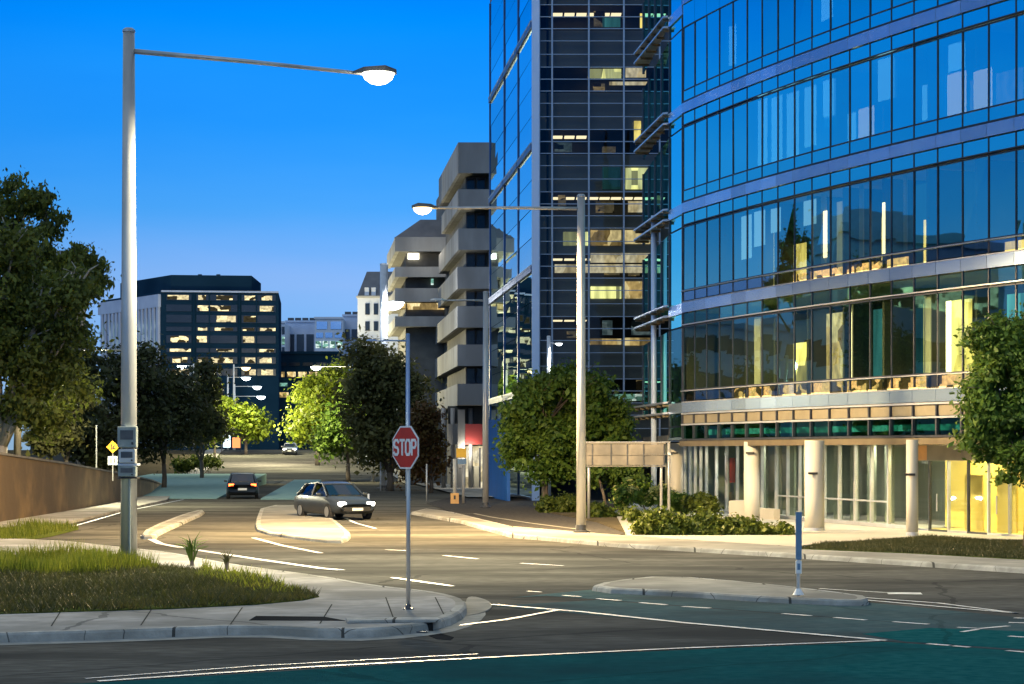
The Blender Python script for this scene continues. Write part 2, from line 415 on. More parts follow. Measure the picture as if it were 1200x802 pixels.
# ------------------------------------------------------------------ mesh builder
class MB:
    def __init__(s):
        s.v = []
        s.f = []

    def quad(s, a, b, c, d):
        n = len(s.v)
        s.v += [tuple(a), tuple(b), tuple(c), tuple(d)]
        s.f.append((n, n + 1, n + 2, n + 3))
        return s

    def hexa(s, p):
        """eight corners: bottom ring then top ring"""
        n = len(s.v)
        s.v += [tuple(q) for q in p]
        for a in ((0, 3, 2, 1), (4, 5, 6, 7), (0, 1, 5, 4), (1, 2, 6, 5), (2, 3, 7, 6), (3, 0, 4, 7)):
            s.f.append(tuple(n + i for i in a))
        return s

    def box(s, c, d, rz=0.0, ry=0.0):
        m = Matrix.Translation(Vector(c)) @ Matrix.Rotation(rz, 4, 'Z') @ Matrix.Rotation(ry, 4, 'Y')
        x, y, z = (q / 2 for q in d)
        return s.hexa([m @ Vector(q) for q in ((-x, -y, -z), (x, -y, -z), (x, y, -z), (-x, y, -z),
                                              (-x, -y, z), (x, -y, z), (x, y, z), (-x, y, z))])

    def wallbox(s, a, b, z0, z1, t0=0.0, t1=0.1):
        """box along plan line a->b from z0 to z1; offset t0..t1 towards the right-hand normal"""
        ax, ay = a
        bx, by = b
        L = math.hypot(bx - ax, by - ay)
        nx, ny = (by - ay) / L, -(bx - ax) / L
        p = [(ax + nx * t0, ay + ny * t0), (bx + nx * t0, by + ny * t0), (bx + nx * t1, by + ny * t1),
             (ax + nx * t1, ay + ny * t1)]
        return s.hexa([(x, y, z0) for x, y in p] + [(x, y, z1) for x, y in p])

    def prism(s, pts, z0, z1):
        """pts plan polygon; z0/z1 numbers or functions of Y"""
        f0 = z0 if callable(z0) else (lambda Y: z0)
        f1 = z1 if callable(z1) else (lambda Y: z1)
        n = len(s.v)
        k = len(pts)
        A = sum(pts[i][0] * pts[(i + 1) % k][1] - pts[(i + 1) % k][0] * pts[i][1] for i in range(k))
        if A < 0:
            pts = pts[::-1]
        s.v += [(x, y, f0(y)) for x, y in pts] + [(x, y, f1(y)) for x, y in pts]
        s.f.append(tuple(range(n + k - 1, n - 1, -1)))
        s.f.append(tuple(range(n + k, n + 2 * k)))
        for i in range(k):
            j = (i + 1) % k
            s.f.append((n + i, n + j, n + k + j, n + k + i))
        return s

    def tube(s, pts, rad, n=10, cap=True):
        pts = [Vector(p) for p in pts]
        if not hasattr(rad, '__len__'):
            rad = [rad] * len(pts)
        base = len(s.v)
        prev = None
        for i, p in enumerate(pts):
            d = (pts[min(i + 1, len(pts) - 1)] - pts[max(i - 1, 0)]).normalized()
            if prev is None:
                u = d.cross(Vector((0, 0, 1)))
                if u.length < 0.1:
                    u = d.cross(Vector((0, 1, 0)))
            else:
                u = prev - d * prev.dot(d)
            u.normalize()
            prev = u
            w = d.cross(u)
            for k in range(n):
                a = 2 * math.pi * k / n
                s.v.append(tuple(p + (u * math.cos(a) + w * math.sin(a)) * rad[i]))
        for i in range(len(pts) - 1):
            for k in range(n):
                a = base + i * n + k
                b = base + i * n + (k + 1) % n
                s.f.append((a, b, b + n, a + n))
        if cap:
            s.f.append(tuple(base + k for k in range(n - 1, -1, -1)))
            e = base + (len(pts) - 1) * n
            s.f.append(tuple(e + k for k in range(n)))
        return s

    def lathe(s, c, prof, n=16, axis='Z'):
        base = len(s.v)
        for r, h in prof:
            for k in range(n):
                a = 2 * math.pi * k / n
                x, y = r * math.cos(a), r * math.sin(a)
                q = (x, y, h) if axis == 'Z' else ((h, x, y) if axis == 'X' else (x, h, y))
                s.v.append((c[0] + q[0], c[1] + q[1], c[2] + q[2]))
        for i in range(len(prof) - 1):
            for k in range(n):
                a = base + i * n + k
                b = base + i * n + (k + 1) % n
                s.f.append((a, b, b + n, a + n))
        s.f.append(tuple(base + k for k in range(n - 1, -1, -1)))
        e = base + (len(prof) - 1) * n
        s.f.append(tuple(e + k for k in range(n)))
        return s

    def parts(s, name, mat, parent=None):
        # each eight-cornered piece becomes a part of its own
        for i in range(0, len(s.v), 8):
            m = MB()
            m.hexa(s.v[i:i + 8])
            m.build(name, mat, parent)

    def build(s, name, mat, parent=None, origin=None, smooth=False, bevel=0.0):
        return link_mesh(name, s.v, s.f, mat, parent, origin, smooth, bevel)


WM = {}


def link_mesh(name, v, f, mat, parent=None, origin=None, smooth=False, bevel=0.0):
    me = bpy.data.meshes.new(name)
    pm = WM.get(parent.name, Matrix()) if parent else Matrix()
    if origin is None and parent is None:
        arr = np.array(v)
        origin = ((arr[:, 0].min() + arr[:, 0].max()) / 2, (arr[:, 1].min() + arr[:, 1].max()) / 2, arr[:, 2].min())
    local = Matrix.Translation(Vector(origin)) if (parent is None) else Matrix()
    inv = np.array((pm @ local).inverted())
    arr = np.array(v, dtype=float)
    arr = arr @ inv[:3, :3].T + inv[:3, 3]
    me.from_pydata(arr.tolist(), [], [tuple(q) for q in f])
    me.materials.append(mat)
    if smooth:
        me.polygons.foreach_set('use_smooth', [True] * len(me.polygons))
    me.update()
    o = bpy.data.objects.new(name, me)
    COL.objects.link(o)
    if parent:
        o.parent = parent
    else:
        o.matrix_basis = local
    WM[o.name] = pm @ local
    if bevel:
        md = o.modifiers.new('bevel', 'BEVEL')
        md.width = bevel
        md.segments = 2
        md.limit_method = 'ANGLE'
    return o


def tag(o, label, cat, group=None):
    o['label'] = label
    o['category'] = cat
    if group:
        o['group'] = group
    return o


def struct(o, kind='structure'):
    o['kind'] = kind
    return o


def empty(name, loc, label, cat, group=None, rz=0.0):
    o = bpy.data.objects.new(name, None)
    COL.objects.link(o)
    o.location = loc
    o.rotation_euler = (0, 0, rz)
    WM[o.name] = Matrix.Translation(Vector(loc)) @ Matrix.Rotation(rz, 4, 'Z')
    return tag(o, label, cat, group)


def lamp(kind, loc, power, col, size=0.3, rot=(0, 0, 0), spot=150, blend=0.6, name='lamp_or_fill', sizey=None):
    l = bpy.data.lights.new(name, kind)
    l.energy = power
    l.color = col
    if kind == 'AREA':
        l.size = size
        if sizey:
            l.shape = 'RECTANGLE'
            l.size_y = sizey
    else:
        l.shadow_soft_size = size
    if kind == 'SPOT':
        l.spot_size = R(spot)
        l.spot_blend = blend
    o = bpy.data.objects.new(name, l)
    COL.objects.link(o)
    o.location = loc
    o.rotation_euler = rot
    return o


# ------------------------------------------------------------------ ground
def strip_grid(x0, x1, ys, nx=8):
    v, f = [], []
    for y in ys:
        for i in range(nx + 1):
            v.append((x0 + (x1 - x0) * i / nx, y, gz(y)))
    for j in range(len(ys) - 1):
        for i in range(nx):
            a = j * (nx + 1) + i
            f.append((a, a + 1, a + nx + 2, a + nx + 1))
    return v, f


ys = [-60, 0, 60, 120, 190] + list(range(200, 300, 6)) + [320, 500, 1000, 3000]
v, f = strip_grid(-1500, 1500, ys, 30)
struct(link_mesh('ground', v, f, M['earth'], origin=(0, 0, 0)))
# the whole junction is one asphalt sheet
v, f = strip_grid(-60, 60, [-20, 0, 40, 100, 190], 8)
v = [(x, y, 0.006) for x, y, z in v]
struct(link_mesh('road', v, f, M['asphalt'], origin=(0, 0, 0)))
# street going away up the rise
v, f = [], []
for y in list(range(190, 300, 6)) + [330, 420]:
    cx = -0.1016 * y + 0.2
    v += [(cx - 9.5, y, gz(y) + 0.03), (cx + 9.5, y, gz(y) + 0.03)]
for j in range(len(v) // 2 - 1):
    f.append((2 * j, 2 * j + 1, 2 * j + 3, 2 * j + 2))
struct(link_mesh('street', v, f, M['asphalt'], origin=(0, 0, 0)))


def PG(pts, z=0.0):
    return [G(x, y, z) for x, y in pts]


def smooth_poly(pts, it=2):
    for _ in range(it):
        q = []
        for i in range(len(pts)):
            a, b = pts[i], pts[(i + 1) % len(pts)]
            q.append((a[0] * .75 + b[0] * .25, a[1] * .75 + b[1] * .25))
            q.append((a[0] * .25 + b[0] * .75, a[1] * .25 + b[1] * .75))
        pts = q
    return pts


def offset_poly(pts, d):
    k = len(pts)
    A = sum(pts[i][0] * pts[(i + 1) % k][1] - pts[(i + 1) % k][0] * pts[i][1] for i in range(k))
    sg = 1 if A > 0 else -1
    out = []
    for i in range(k):
        p0, p1, p2 = Vector(pts[i - 1]), Vector(pts[i]), Vector(pts[(i + 1) % k])
        e1 = (p1 - p0)
        e2 = (p2 - p1)
        if e1.length < 1e-6 or e2.length < 1e-6:
            out.append(tuple(p1))
            continue
        e1.normalize()
        e2.normalize()
        n1 = Vector((e1.y, -e1.x)) * sg
        n2 = Vector((e2.y, -e2.x)) * sg
        n = (n1 + n2)
        if n.length < 1e-3:
            n = n1
        n.normalize()
        c = max(0.5, n.dot(n1))
        out.append(tuple(p1 + n * d / c))
    return out


def island(name, px, mat, h=0.15, kerb=0.16, it=1, zsurf=None, kname='kerb', gut=0.0):
    """raised island: kerb ring with rounded top edge and paving inside; px outlines the kerb's top outer edge"""
    pts = PG(px, h)
    if it:
        pts = smooth_poly(pts, it)
    inner = offset_poly(pts, -kerb)
    mb = MB()
    k = len(pts)
    rings = [(offset_poly(pts, 0.035), 0.0), (offset_poly(pts, 0.012), h - 0.03), (offset_poly(pts, -0.02), h),
             (inner, h)]
    for ring, z in rings:
        mb.v += [(x, y, z) for x, y in ring]
    for r in range(3):
        for i in range(k):
            j = (i + 1) % k
            mb.f.append((r * k + i, r * k + j, (r + 1) * k + j, (r + 1) * k + i))
    kb = struct(mb.build(kname, M['kerb'], origin=(0, 0, 0)))
    pm = MB().prism(offset_poly(inner, 0.004), 0.01, h - 0.004)
    pv = struct(pm.build(name, mat, origin=(0, 0, 0)))
    if gut:
        g0, g1 = offset_poly(pts, 0.03), offset_poly(pts, gut)
        mb = MB()
        mb.v += [(x, y, 0.022) for x, y in g0] + [(x, y, 0.012) for x, y in g1]
        for i in range(k):
            j = (i + 1) % k
            mb.f.append((i, j, k + j, k + i))
        struct(mb.build('gutter', M['gutter'], origin=(0, 0, 0)))
    return pts, inner


# left corner island with the lamp, lawn and STOP sign
ISL = [(-420, 752), (-150, 746), (0, 742), (150, 738), (296, 732), (400, 738), (470, 734), (520, 726), (545, 713),
       (545, 703), (528, 697), (500, 692), (440, 686), (380, 675), (300, 665), (250, 657), (200, 647), (160, 643),
       (60, 632), (-60, 630), (-420, 628)]
island('pavement', ISL, M['concrete'], it=1, gut=0.33)
# rounded apron in front of the nose
ap = smooth_poly(PG([(500, 730), (560, 722), (578, 714), (573, 705), (548, 699), (545, 712)]), 2)
struct(MB().prism(ap, 0.008, 0.026).build('gutter', M['pale_concrete'], origin=(0, 0, 0)))
# pale concrete field on the corner, just inside the kerb ring
# long median pointing towards the camera
island('median', [(307, 592), (369, 592), (410, 622), (409, 630), (396, 634), (350, 629), (303, 622), (299, 612)],
       M['pale_concrete'], h=0.10, it=1, kname='median_kerb')
# median that carries the marker post
island('median', [(690, 688), (712, 681), (780, 674), (900, 684), (1010, 697), (1018, 701), (1008, 704),
                  (900, 699.5), (800, 693)], M['pale_concrete'], h=0.11, it=1, kname='median_kerb')
# splitter between the left road and the street
island('median', [(165, 628), (172, 619), (215, 602), (236, 597), (240, 600), (212, 612), (184, 624), (182, 628)],
       M['pale_concrete'], h=0.12, it=1, kname='median_kerb')
# far footpath along the right side
FP = [(482, 600), (540, 610), (600, 626), (727, 637), (900, 647), (1200, 666), (1500, 684), (1500, 668), (1200, 655),
      (1080, 648), (943, 641), (727, 627), (600, 617), (530, 600), (500, 596)]
island('footpath', FP, M['pale_concrete'], h=0.12, it=0)
# plaza, driveway and lawn behind the footpath
struct(MB().prism(PG([(925, 641.5), (965, 637), (1085, 628), (1400, 640), (1400, 600), (1060, 600), (900, 598),
                      (740, 590), (720, 600), (735, 627.5)], 0.1), 0.01, 0.11).build('plaza', M['cream'], origin=(0, 0, 0)))
struct(MB().prism(PG([(530, 600.5), (600, 617.5), (727, 627), (735, 625), (700, 612), (640, 600), (628, 592),
                      (640, 575), (560, 575), (500, 590)], 0.03), 0.008, 0.04).build('driveway', M['drive'], origin=(0, 0, 0)))
# kerb line on the driveway
def ribbon(pts, w, z):
    """flat painted line through plan points"""
    mb = MB()
    P = [Vector(p) for p in pts]
    for i, p in enumerate(P):
        d = (P[min(i + 1, len(P) - 1)] - P[max(i - 1, 0)]).normalized()
        n = Vector((d.y, -d.x)) * w / 2
        mb.v += [(p.x + n.x, p.y + n.y, z), (p.x - n.x, p.y - n.y, z)]
        if i:
            a = 2 * i
            mb.f.append((a - 2, a, a + 1, a - 1))
    return mb


def marking(px, w=0.12, z=0.018, mat='paint'):
    return struct(ribbon([G(x, y) for x, y in px], w, z).build('road_marking', M[mat], origin=(0, 0, 0)))


struct(ribbon([G(x, y, .05) for x, y in [(500, 602), (556, 602), (575, 606), (620, 613), (690, 622)]], .16, 0.052)
       .build('road_marking', M['pale_concrete'], origin=(0, 0, 0)))
# green surfacing
struct(MB().prism(PG([(-400, 812), (100, 802), (600, 771), (1037, 753), (1300, 771), (1700, 1200), (-400, 1200)]), 0.007,
                  0.010).build('cycle_lane', M['cycle_dark'], origin=(0, 0, 0)))
struct(MB().prism(PG([(575, 711), (700, 704), (950, 723), (1100, 734), (1300, 752), (1300, 771), (1037, 752)]), 0.007,
                  0.0105).build('cycle_lane', M['cycle_grey'], origin=(0, 0, 0)))
struct(MB().prism(PG([(1010, 744), (1090, 737), (1200, 741), (1330, 752), (1330, 771), (1060, 753)]), 0.011,
                  0.0135).build('cycle_lane', M['cycle_dark'], origin=(0, 0, 0)))
struct(MB().prism(PG([(600, 701), (700, 691), (1000, 705), (1300, 735), (1300, 751), (1090, 733), (700, 703),
                      (640, 699)]), 0.007, 0.0095).build('cycle_lane', M['cycle_grey'], origin=(0, 0, 0)))
# painted lines
marking([(575, 709.5), (680, 718), (800, 731), (1037, 752)], 0.13)
marking([(115, 800), (350, 784), (600, 770.5), (800, 761), (1037, 752)], 0.10)
marking([(100, 797), (300, 782), (540, 769), (560, 768)], 0.05)
marking([(440, 738.5), (520, 736), (590, 728), (630, 720.5), (652, 716.5)], 0.10)
for a, b in (((618, 694), (634, 695)), ((660, 699), (680, 700.5)), ((700, 703), (727, 705)), ((750, 707.5), (781, 710)),
             ((800, 712), (832, 714)), ((917, 720.5), (951, 723)), ((978, 725), (1015, 728)), ((1047, 730), (1088, 733)),
             ((1087, 756), (1113, 758)), ((1117, 758.5), (1136, 760)), ((1180, 764), (1215, 767)), ((1182, 747), (1215, 749))):
    marking([a, b], 0.11)
marking([(1012, 701.5), (1100, 708), (1193, 720)], 0.10)
marking([(1010, 704), (1100, 712), (1193, 720)], 0.10)
marking([(1040, 696.5), (1080, 696.8)], 0.5)
marking([(960, 691), (1045, 696)], 0.08)
marking([(1122, 736.5), (1148, 738), (1182, 735)], 0.10)
marking([(1127, 742), (1146, 739)], 0.08)
marking([(1188, 725.5), (1230, 727)], 0.12)
marking([(1182, 731), (1230, 732)], 0.14)
marking([(168, 628), (188, 638), (215, 643), (300, 656), (377, 667), (400, 669)], 0.22)
marking([(297, 631), (330, 640), (376, 649)], 0.16)
marking([(405, 608), (418, 614), (440, 620)], 0.14)
marking([(160, 657), (210, 661), (245, 666)], 0.2)
marking([(460, 678), (530, 688)], 0.14)
for a, b in (((452, 645), (480, 646.5)), ((520, 652), (560, 656)), ((610, 661), (660, 664))):
    marking([a, b], 0.12)
marking([(36, 630), (70, 622), (150, 599), (215, 586)], 0.12)
# tar patches and a drain ramp in the kerb
struct(MB().prism(PG([(489, 740), (500, 738), (532, 748), (528, 751), (512, 750)]), 0.008, 0.0125).build('road_patch', M['tar'], origin=(0, 0, 0)))
struct(MB().prism(PG([(292, 727), (405, 727.5), (380, 723), (300, 722)], .15), 0.14, 0.152).build('pavement_patch', M['tar'], origin=(0, 0, 0)))
for px_ in (60, 165, 270, 375, 462, 520):
    if px_ < 430:
        a_, b_ = G(px_, 734 - abs(px_ - 60) * .01, .15), G(px_ + 14, 712 - max(0, px_ - 300) * .05, .15)
    else:
        a_, b_ = G(px_, 727 - (px_ - 462) * .12, .15), G(px_ - 10, 700, .15)
    struct(ribbon([a_, b_], .02, .1505).build('pavement_joint', M['joint'], origin=(0, 0, 0)))
dx_, dy_ = G(460, 733.5, .1)
di = empty('drain_inlet', (dx_, dy_, 0), 'dark stormwater inlet cut into the kerb near the STOP sign', 'drain')
MB().box((dx_, dy_ + .08, .075), (1.15, .24, .11), R(8)).build('opening', M['tar'], di)  # solid block, the hollow's shade put into its dark colour
MB().box((dx_, dy_ + .16, .17), (1.35, .5, .045), R(8)).build('lintel', M['kerb'], di, bevel=.012)
MB().box((dx_, dy_ - .2, .034), (1.0, .34, .02), R(8)).build('grate', M['dark_steel'], di)
# path along the brown wall
struct(MB().prism(PG([(-500, 660), (-100, 632), (40, 625), (100, 610), (150, 598), (195, 588), (205, 578), (180, 578),
                      (140, 589), (0, 614), (-500, 640)]), 0.008, 0.1).build('footpath', M['concrete'], origin=(0, 0, 0)))
# paved aprons beyond the junction, the tint of cool lamplight put into their colour
struct(MB().prism([(-24.5, 120), (-16.6, 120), (-20.5, 178), (-30, 178), (-29, 140)], 0.008, lambda Y: 0.05 + max(0, (Y - 120)) * 0.014)
       .build('apron', M['cool_lit_slab'], origin=(0, 0, 0)))
struct(MB().prism([(-13.9, 118), (-11.4, 118), (-12.0, 126), (-13.4, 150), (-15.3, 150)], 0.008, lambda Y: 0.08 + max(0, (Y - 118)) * 0.02)
       .build('median', M['cool_lit_slab'], origin=(0, 0, 0)))
for px, d in ((0, 0),):
    pass
# bands of kerb across the far road
for (x0, x1, Y, z) in ((-27, -16, 180, 0.25), (-22, -4, 292, 0.2)):
    struct(MB().box(((x0 + x1) / 2, Y, gz(Y) + z / 2), (x1 - x0, 0.35, z)).build('kerb', M['concrete'], origin=(0, 0, 0)))
# footpaths either side of the far street
for sgn in (-1, 1):
    v, f = [], []
    for y in list(range(120 if sgn > 0 else 184, 300, 6)) + [330, 420]:
        cx = -0.1016 * y + 0.2 + sgn * 10.6
        v += [(cx - 1.1, y, gz(y) + 0.13), (cx + (6 if sgn > 0 else 1.1), y, gz(y) + 0.13)]
    for j in range(len(v) // 2 - 1):
        f.append((2 * j, 2 * j + 1, 2 * j + 3, 2 * j + 2))
    struct(link_mesh('footpath', v, f, M['concrete'], origin=(0, 0, 0)))


# ------------------------------------------------------------------ foliage
def leaves(centres, radii, n, size, flat=0.85, aspect=1.6, droop=0.0):
    """n leaf quads scattered through gaussian clumps"""
    centres = np.array(centres)
    radii = np.array(radii)
    k = len(centres)
    w = np.prod(radii, axis=1) ** (2 / 3)
    idx = RNG.choice(k, n, p=w / w.sum())
    d = RNG.normal(size=(n, 3))
    d /= np.linalg.norm(d, axis=1)[:, None]
    r = RNG.uniform(0.0, 1.0, n) ** 0.45
    stray = RNG.uniform(0, 1, n) < 0.16
    r = np.where(stray, RNG.uniform(1.0, 1.8, n), r)
    p = centres[idx] + d * r[:, None] * radii[idx]
    # leaf frames: facing loosely outward/up
    nrm = d * 0.7 + RNG.normal(size=(n, 3)) * 0.6 + np.array([0, 0, 0.35])
    nrm /= np.linalg.norm(nrm, axis=1)[:, None]
    t = np.cross(nrm, RNG.normal(size=(n, 3)))
    t[:, 2] -= droop
    t /= np.linalg.norm(t, axis=1)[:, None]
    b = np.cross(nrm, t)
    s = size * np.clip(np.exp(RNG.normal(-.08, .36, n)), .35, 2.0)
    a = t * (s * aspect / 2)[:, None]
    c = b * (s / 2)[:, None]
    v = np.empty((n * 4, 3))
    v[0::4] = p - a
    v[1::4] = p + c * 0.9 - a * 0.1
    v[2::4] = p + a
    v[3::4] = p - c * 0.9 - a * 0.1
    f = np.arange(n * 4).reshape(n, 4)
    return v, f


def link_np(name, v, f, mat, parent=None, origin=(0, 0, 0)):
    me = bpy.data.meshes.new(name)
    pm = WM.get(parent.name, Matrix()) if parent else Matrix.Translation(Vector(origin))
    inv = np.array(pm.inverted())
    v = v @ inv[:3, :3].T + inv[:3, 3]
    n = len(f)
    k = f.shape[1]
    me.vertices.add(len(v))
    me.vertices.foreach_set('co', v.astype(np.float32).ravel())
    me.loops.add(n * k)
    me.loops.foreach_set('vertex_index', f.astype(np.int32).ravel())
    me.polygons.add(n)
    me.polygons.foreach_set('loop_start', (np.arange(n) * k).astype(np.int32))
    me.update(calc_edges=True)
    me.materials.append(mat)
    o = bpy.data.objects.new(name, me)
    COL.objects.link(o)
    if parent:
        o.parent = parent
    else:
        o.location = origin
    return o


def clumps(blobs, per, rs, sink=0.5):
    """sub-clumps inside ellipsoid blobs (cx,cy,cz,rx,ry,rz)"""
    C, Rr = [], []
    for (cx, cy, cz, rx, ry, rz) in blobs:
        m = max(8, int(per * 3 * rx * rz))
        for _ in range(m):
            d = RNG.normal(size=3)
            d /= np.linalg.norm(d)
            q = RNG.uniform(0.35, 1.0) ** sink
            s = rs * 1.25 * RNG.uniform(0.6, 1.3)
            C.append((cx + d[0] * rx * q * .88, cy + d[1] * ry * q * .88, cz + d[2] * rz * q * .88))
            Rr.append((s, s, s * 0.75))
    return C, Rr


def tree(name, label, base, blobs_px, Y, mat, n=12000, leaf=0.16, trunk=0.18, bark='bark', per=2.2, rs=0.8,
         group=None, depth=1.0, lean=0.0, split=0.4, droop=0.0, cat='tree', extra=None):
    """blobs in photo pixels (cx, cy, rx, ry) at depth Y"""
    s = F / Y
    root = empty(name, base, label, cat, group)
    blobs = []
    for (cx, cy, rx, ry) in blobs_px:
        p = W(cx, cy, Y + random.uniform(-.6, .6) * depth)
        blobs.append((p.x, p.y, p.z, rx / s, max(rx / s, 1.0) * depth * .9, ry / s))
    C, Rr = clumps(blobs, per, rs)
    v, f = leaves(C, Rr, n, leaf, droop=droop)
    cr = link_np('crown', v, f, mat, root)
    if extra:
        v, f = leaves(C[::3], Rr[::3], n // 5, leaf, droop=droop)
        link_np('leaf_cluster', v + np.array([0, -0.15, 0.05]), f, extra, root)
    # trunk and limbs
    b = Vector(base)
    zc = min(q[2] for q in blobs)
    top = max(blobs, key=lambda q: q[2])
    fork = Vector((b.x + lean, b.y, b.z + (zc - b.z) * split + 0.3))
    mb = MB().tube([b, b.lerp(fork, .5) + Vector((random.uniform(-.08, .08), 0, 0)), fork],
                   [trunk * 1.25, trunk, trunk * .85], 9)
    mb.build('trunk', M[bark], root, smooth=True)
    lb = MB()
    for q in blobs:
        e = Vector((q[0], q[1], q[2] + q[5] * .3))
        mid = fork.lerp(e, .5) + Vector((random.uniform(-.4, .4), random.uniform(-.4, .4), random.uniform(-.1, .4)))
        lb.tube([fork - Vector((0, 0, .15)), mid, e], [trunk * .6, trunk * .38, trunk * .12], 6)
        for _ in range(3):
            d = Vector((random.uniform(-1, 1) * q[3], random.uniform(-1, 1) * q[4], random.uniform(-.2, 1) * q[5])) * .8
            lb.tube([mid.lerp(e, random.uniform(.1, .7)), e + d * .5, e + d], [trunk * .25, trunk * .15, trunk * .05], 5)
    lb.build('limbs', M[bark], root, smooth=True)
    return root


def onz(x, Y, z=None):
    return (((x - 600) / F) * Y, Y, gz(Y) if z is None else z)


# big eucalypt-like tree on the left above the wall, with its wispy top
tree('gum_tree', 'tall olive-leaved tree above the brown wall, its thin wispy top against the sky', onz(2, 92, 1.6),
     [(0, 330, 52, 60), (60, 360, 50, 55), (20, 420, 62, 60), (75, 420, 42, 60), (-30, 390, 60, 90), (10, 290, 40, 35),
      (95, 335, 26, 40), (40, 480, 50, 40)], 92, M['l_dark'],
     n=30000, leaf=0.15, trunk=0.3, per=2.6, rs=0.55, split=.35, droop=.5, bark='pale_bark')
tree('gum_tree', 'slender feathery treetop rising behind the big tree, far left', onz(20, 104, 1.8),
     [(30, 232, 34, 26), (55, 262, 24, 22), (10, 262, 22, 26), (95, 300, 22, 16), (112, 325, 12, 24), (40, 310, 30, 30)],
     104, M['l_dark'], n=9000, leaf=0.15, trunk=0.16, per=3.2, rs=0.42, split=.7, droop=1.2)
tree('broadleaf_tree', 'rusty brown bushy tree low over the wall, left of the tall lamp post', onz(78, 112, 0.8),
     [(78, 490, 28, 30), (55, 510, 22, 22), (90, 465, 16, 22)], 112, M['l_brown'], n=6000, leaf=0.16, trunk=.12, rs=.6)
DK = [('shady tree right behind the tall lamp post, beside the office block foot', 150, 132, [(140, 440, 30, 30), (165, 470, 38, 46), (130, 500, 34, 36)]),
      ('near-black spreading tree just right of the tall lamp post', 192, 140, [(190, 460, 34, 42), (215, 490, 26, 36), (180, 505, 34, 30), (170, 425, 18, 16)]),
      ('dark tree at the head of the pale apron', 236, 165, [(228, 480, 22, 32), (240, 450, 14, 24), (215, 505, 24, 20), (246, 500, 14, 24)]),
      ('dark low tree between the wall and the yellow diamond sign', 100, 125, [(100, 500, 28, 42), (118, 530, 26, 22), (95, 440, 14, 30)])]
for lb, x, Y, bl in DK:
    tree('broadleaf_tree', lb, onz(x, Y), bl, Y, M['l_black'], n=9000, leaf=0.19, trunk=.16, per=1.6, rs=.8,
         group='dark trees behind the lamp post')
tree('broadleaf_tree', 'bright yellow-green lamplit tree left of the far street', onz(288, 262), [(285, 492, 22, 20), (270, 480, 14, 12), (300, 500, 12, 14), (252, 500, 10, 18)],
     262, M['l_yellow'], n=7000, leaf=0.3, trunk=.2, per=1.4, rs=1.0, group='lamplit street trees')
tree('broadleaf_tree', 'small tree with orange-tinged leaves beside the dark trees, left of the far street', onz(252, 245), [(247, 462, 9, 16), (246, 488, 12, 16), (240, 505, 10, 12)],
     245, M['l_yellow'], n=3500, leaf=0.3, trunk=.16, per=1.4, rs=.9, group='lamplit street trees')
tree('broadleaf_tree', 'yellow-green lamplit tree above the far headlights', onz(372, 236), [(362, 470, 22, 26), (380, 458, 22, 22), (365, 500, 24, 18), (392, 480, 22, 28), (400, 440, 20, 14)],
     236, M['l_yellow'], n=12000, leaf=0.27, trunk=.25, per=1.4, rs=1.0, group='lamplit street trees')
tree('broadleaf_tree', 'green tree between the yellow tree and the tall brown one', onz(408, 190), [(405, 500, 26, 28), (418, 470, 22, 26), (396, 520, 20, 16)],
     190, M['l_green'], n=9000, leaf=0.24, trunk=.2, per=1.5, rs=.9, group='trees right of the far street')
tree('broadleaf_tree', 'large brownish tree behind the STOP sign', onz(457, 145), [(445, 440, 36, 36), (430, 480, 34, 38), (470, 470, 34, 40), (460, 520, 46, 36), (430, 415, 22, 16), (480, 500, 30, 34)],
     145, M['l_brown'], n=22000, leaf=0.19, trunk=.24, per=1.7, rs=.85, group='trees right of the far street', split=.3)
tree('broadleaf_tree', 'rust-leaved tree right of the STOP sign, before the balconies', onz(505, 138), [(502, 510, 18, 26), (508, 540, 14, 22), (490, 545, 18, 20), (498, 485, 10, 14)],
     138, M['l_rust'], n=6000, leaf=0.17, trunk=.13, per=2, rs=.6, group='trees right of the far street')
tree('broadleaf_tree', 'dense rounded green tree behind the centre lamp post', onz(640, 96, .05), [(660, 480, 56, 52), (625, 490, 40, 48), (700, 490, 42, 50), (640, 530, 52, 40), (690, 530, 46, 36), (675, 447, 36, 22), (600, 515, 18, 28), (726, 520, 16, 28)],
     96, M['l_green'], n=34000, leaf=0.13, trunk=.15, per=5, rs=.38, split=.55, depth=.8, extra=M['l_rich'])
tree('broadleaf_tree', 'full green tree standing before the glass facade at the right edge', onz(1206, 56, .1), [(1190, 440, 60, 60), (1165, 470, 46, 52), (1215, 500, 66, 56), (1170, 400, 40, 34), (1150, 510, 32, 30), (1200, 380, 40, 30), (1195, 540, 44, 32), (1240, 430, 60, 70)],
     56, M['l_green'], n=46000, leaf=0.085, trunk=.14, per=11, rs=.25, split=.75, depth=.8, extra=M['l_rich'])
# slim leaning sapling
tree('sapling', 'young leaning tree between the hedge and the big road sign', onz(712, 88, .05), [(698, 555, 22, 12), (735, 560, 26, 14), (720, 545, 24, 12)],
     88, M['l_rich'], n=6000, leaf=0.12, trunk=.06, per=6, rs=.35, lean=-.4, split=.9, bark='bark')


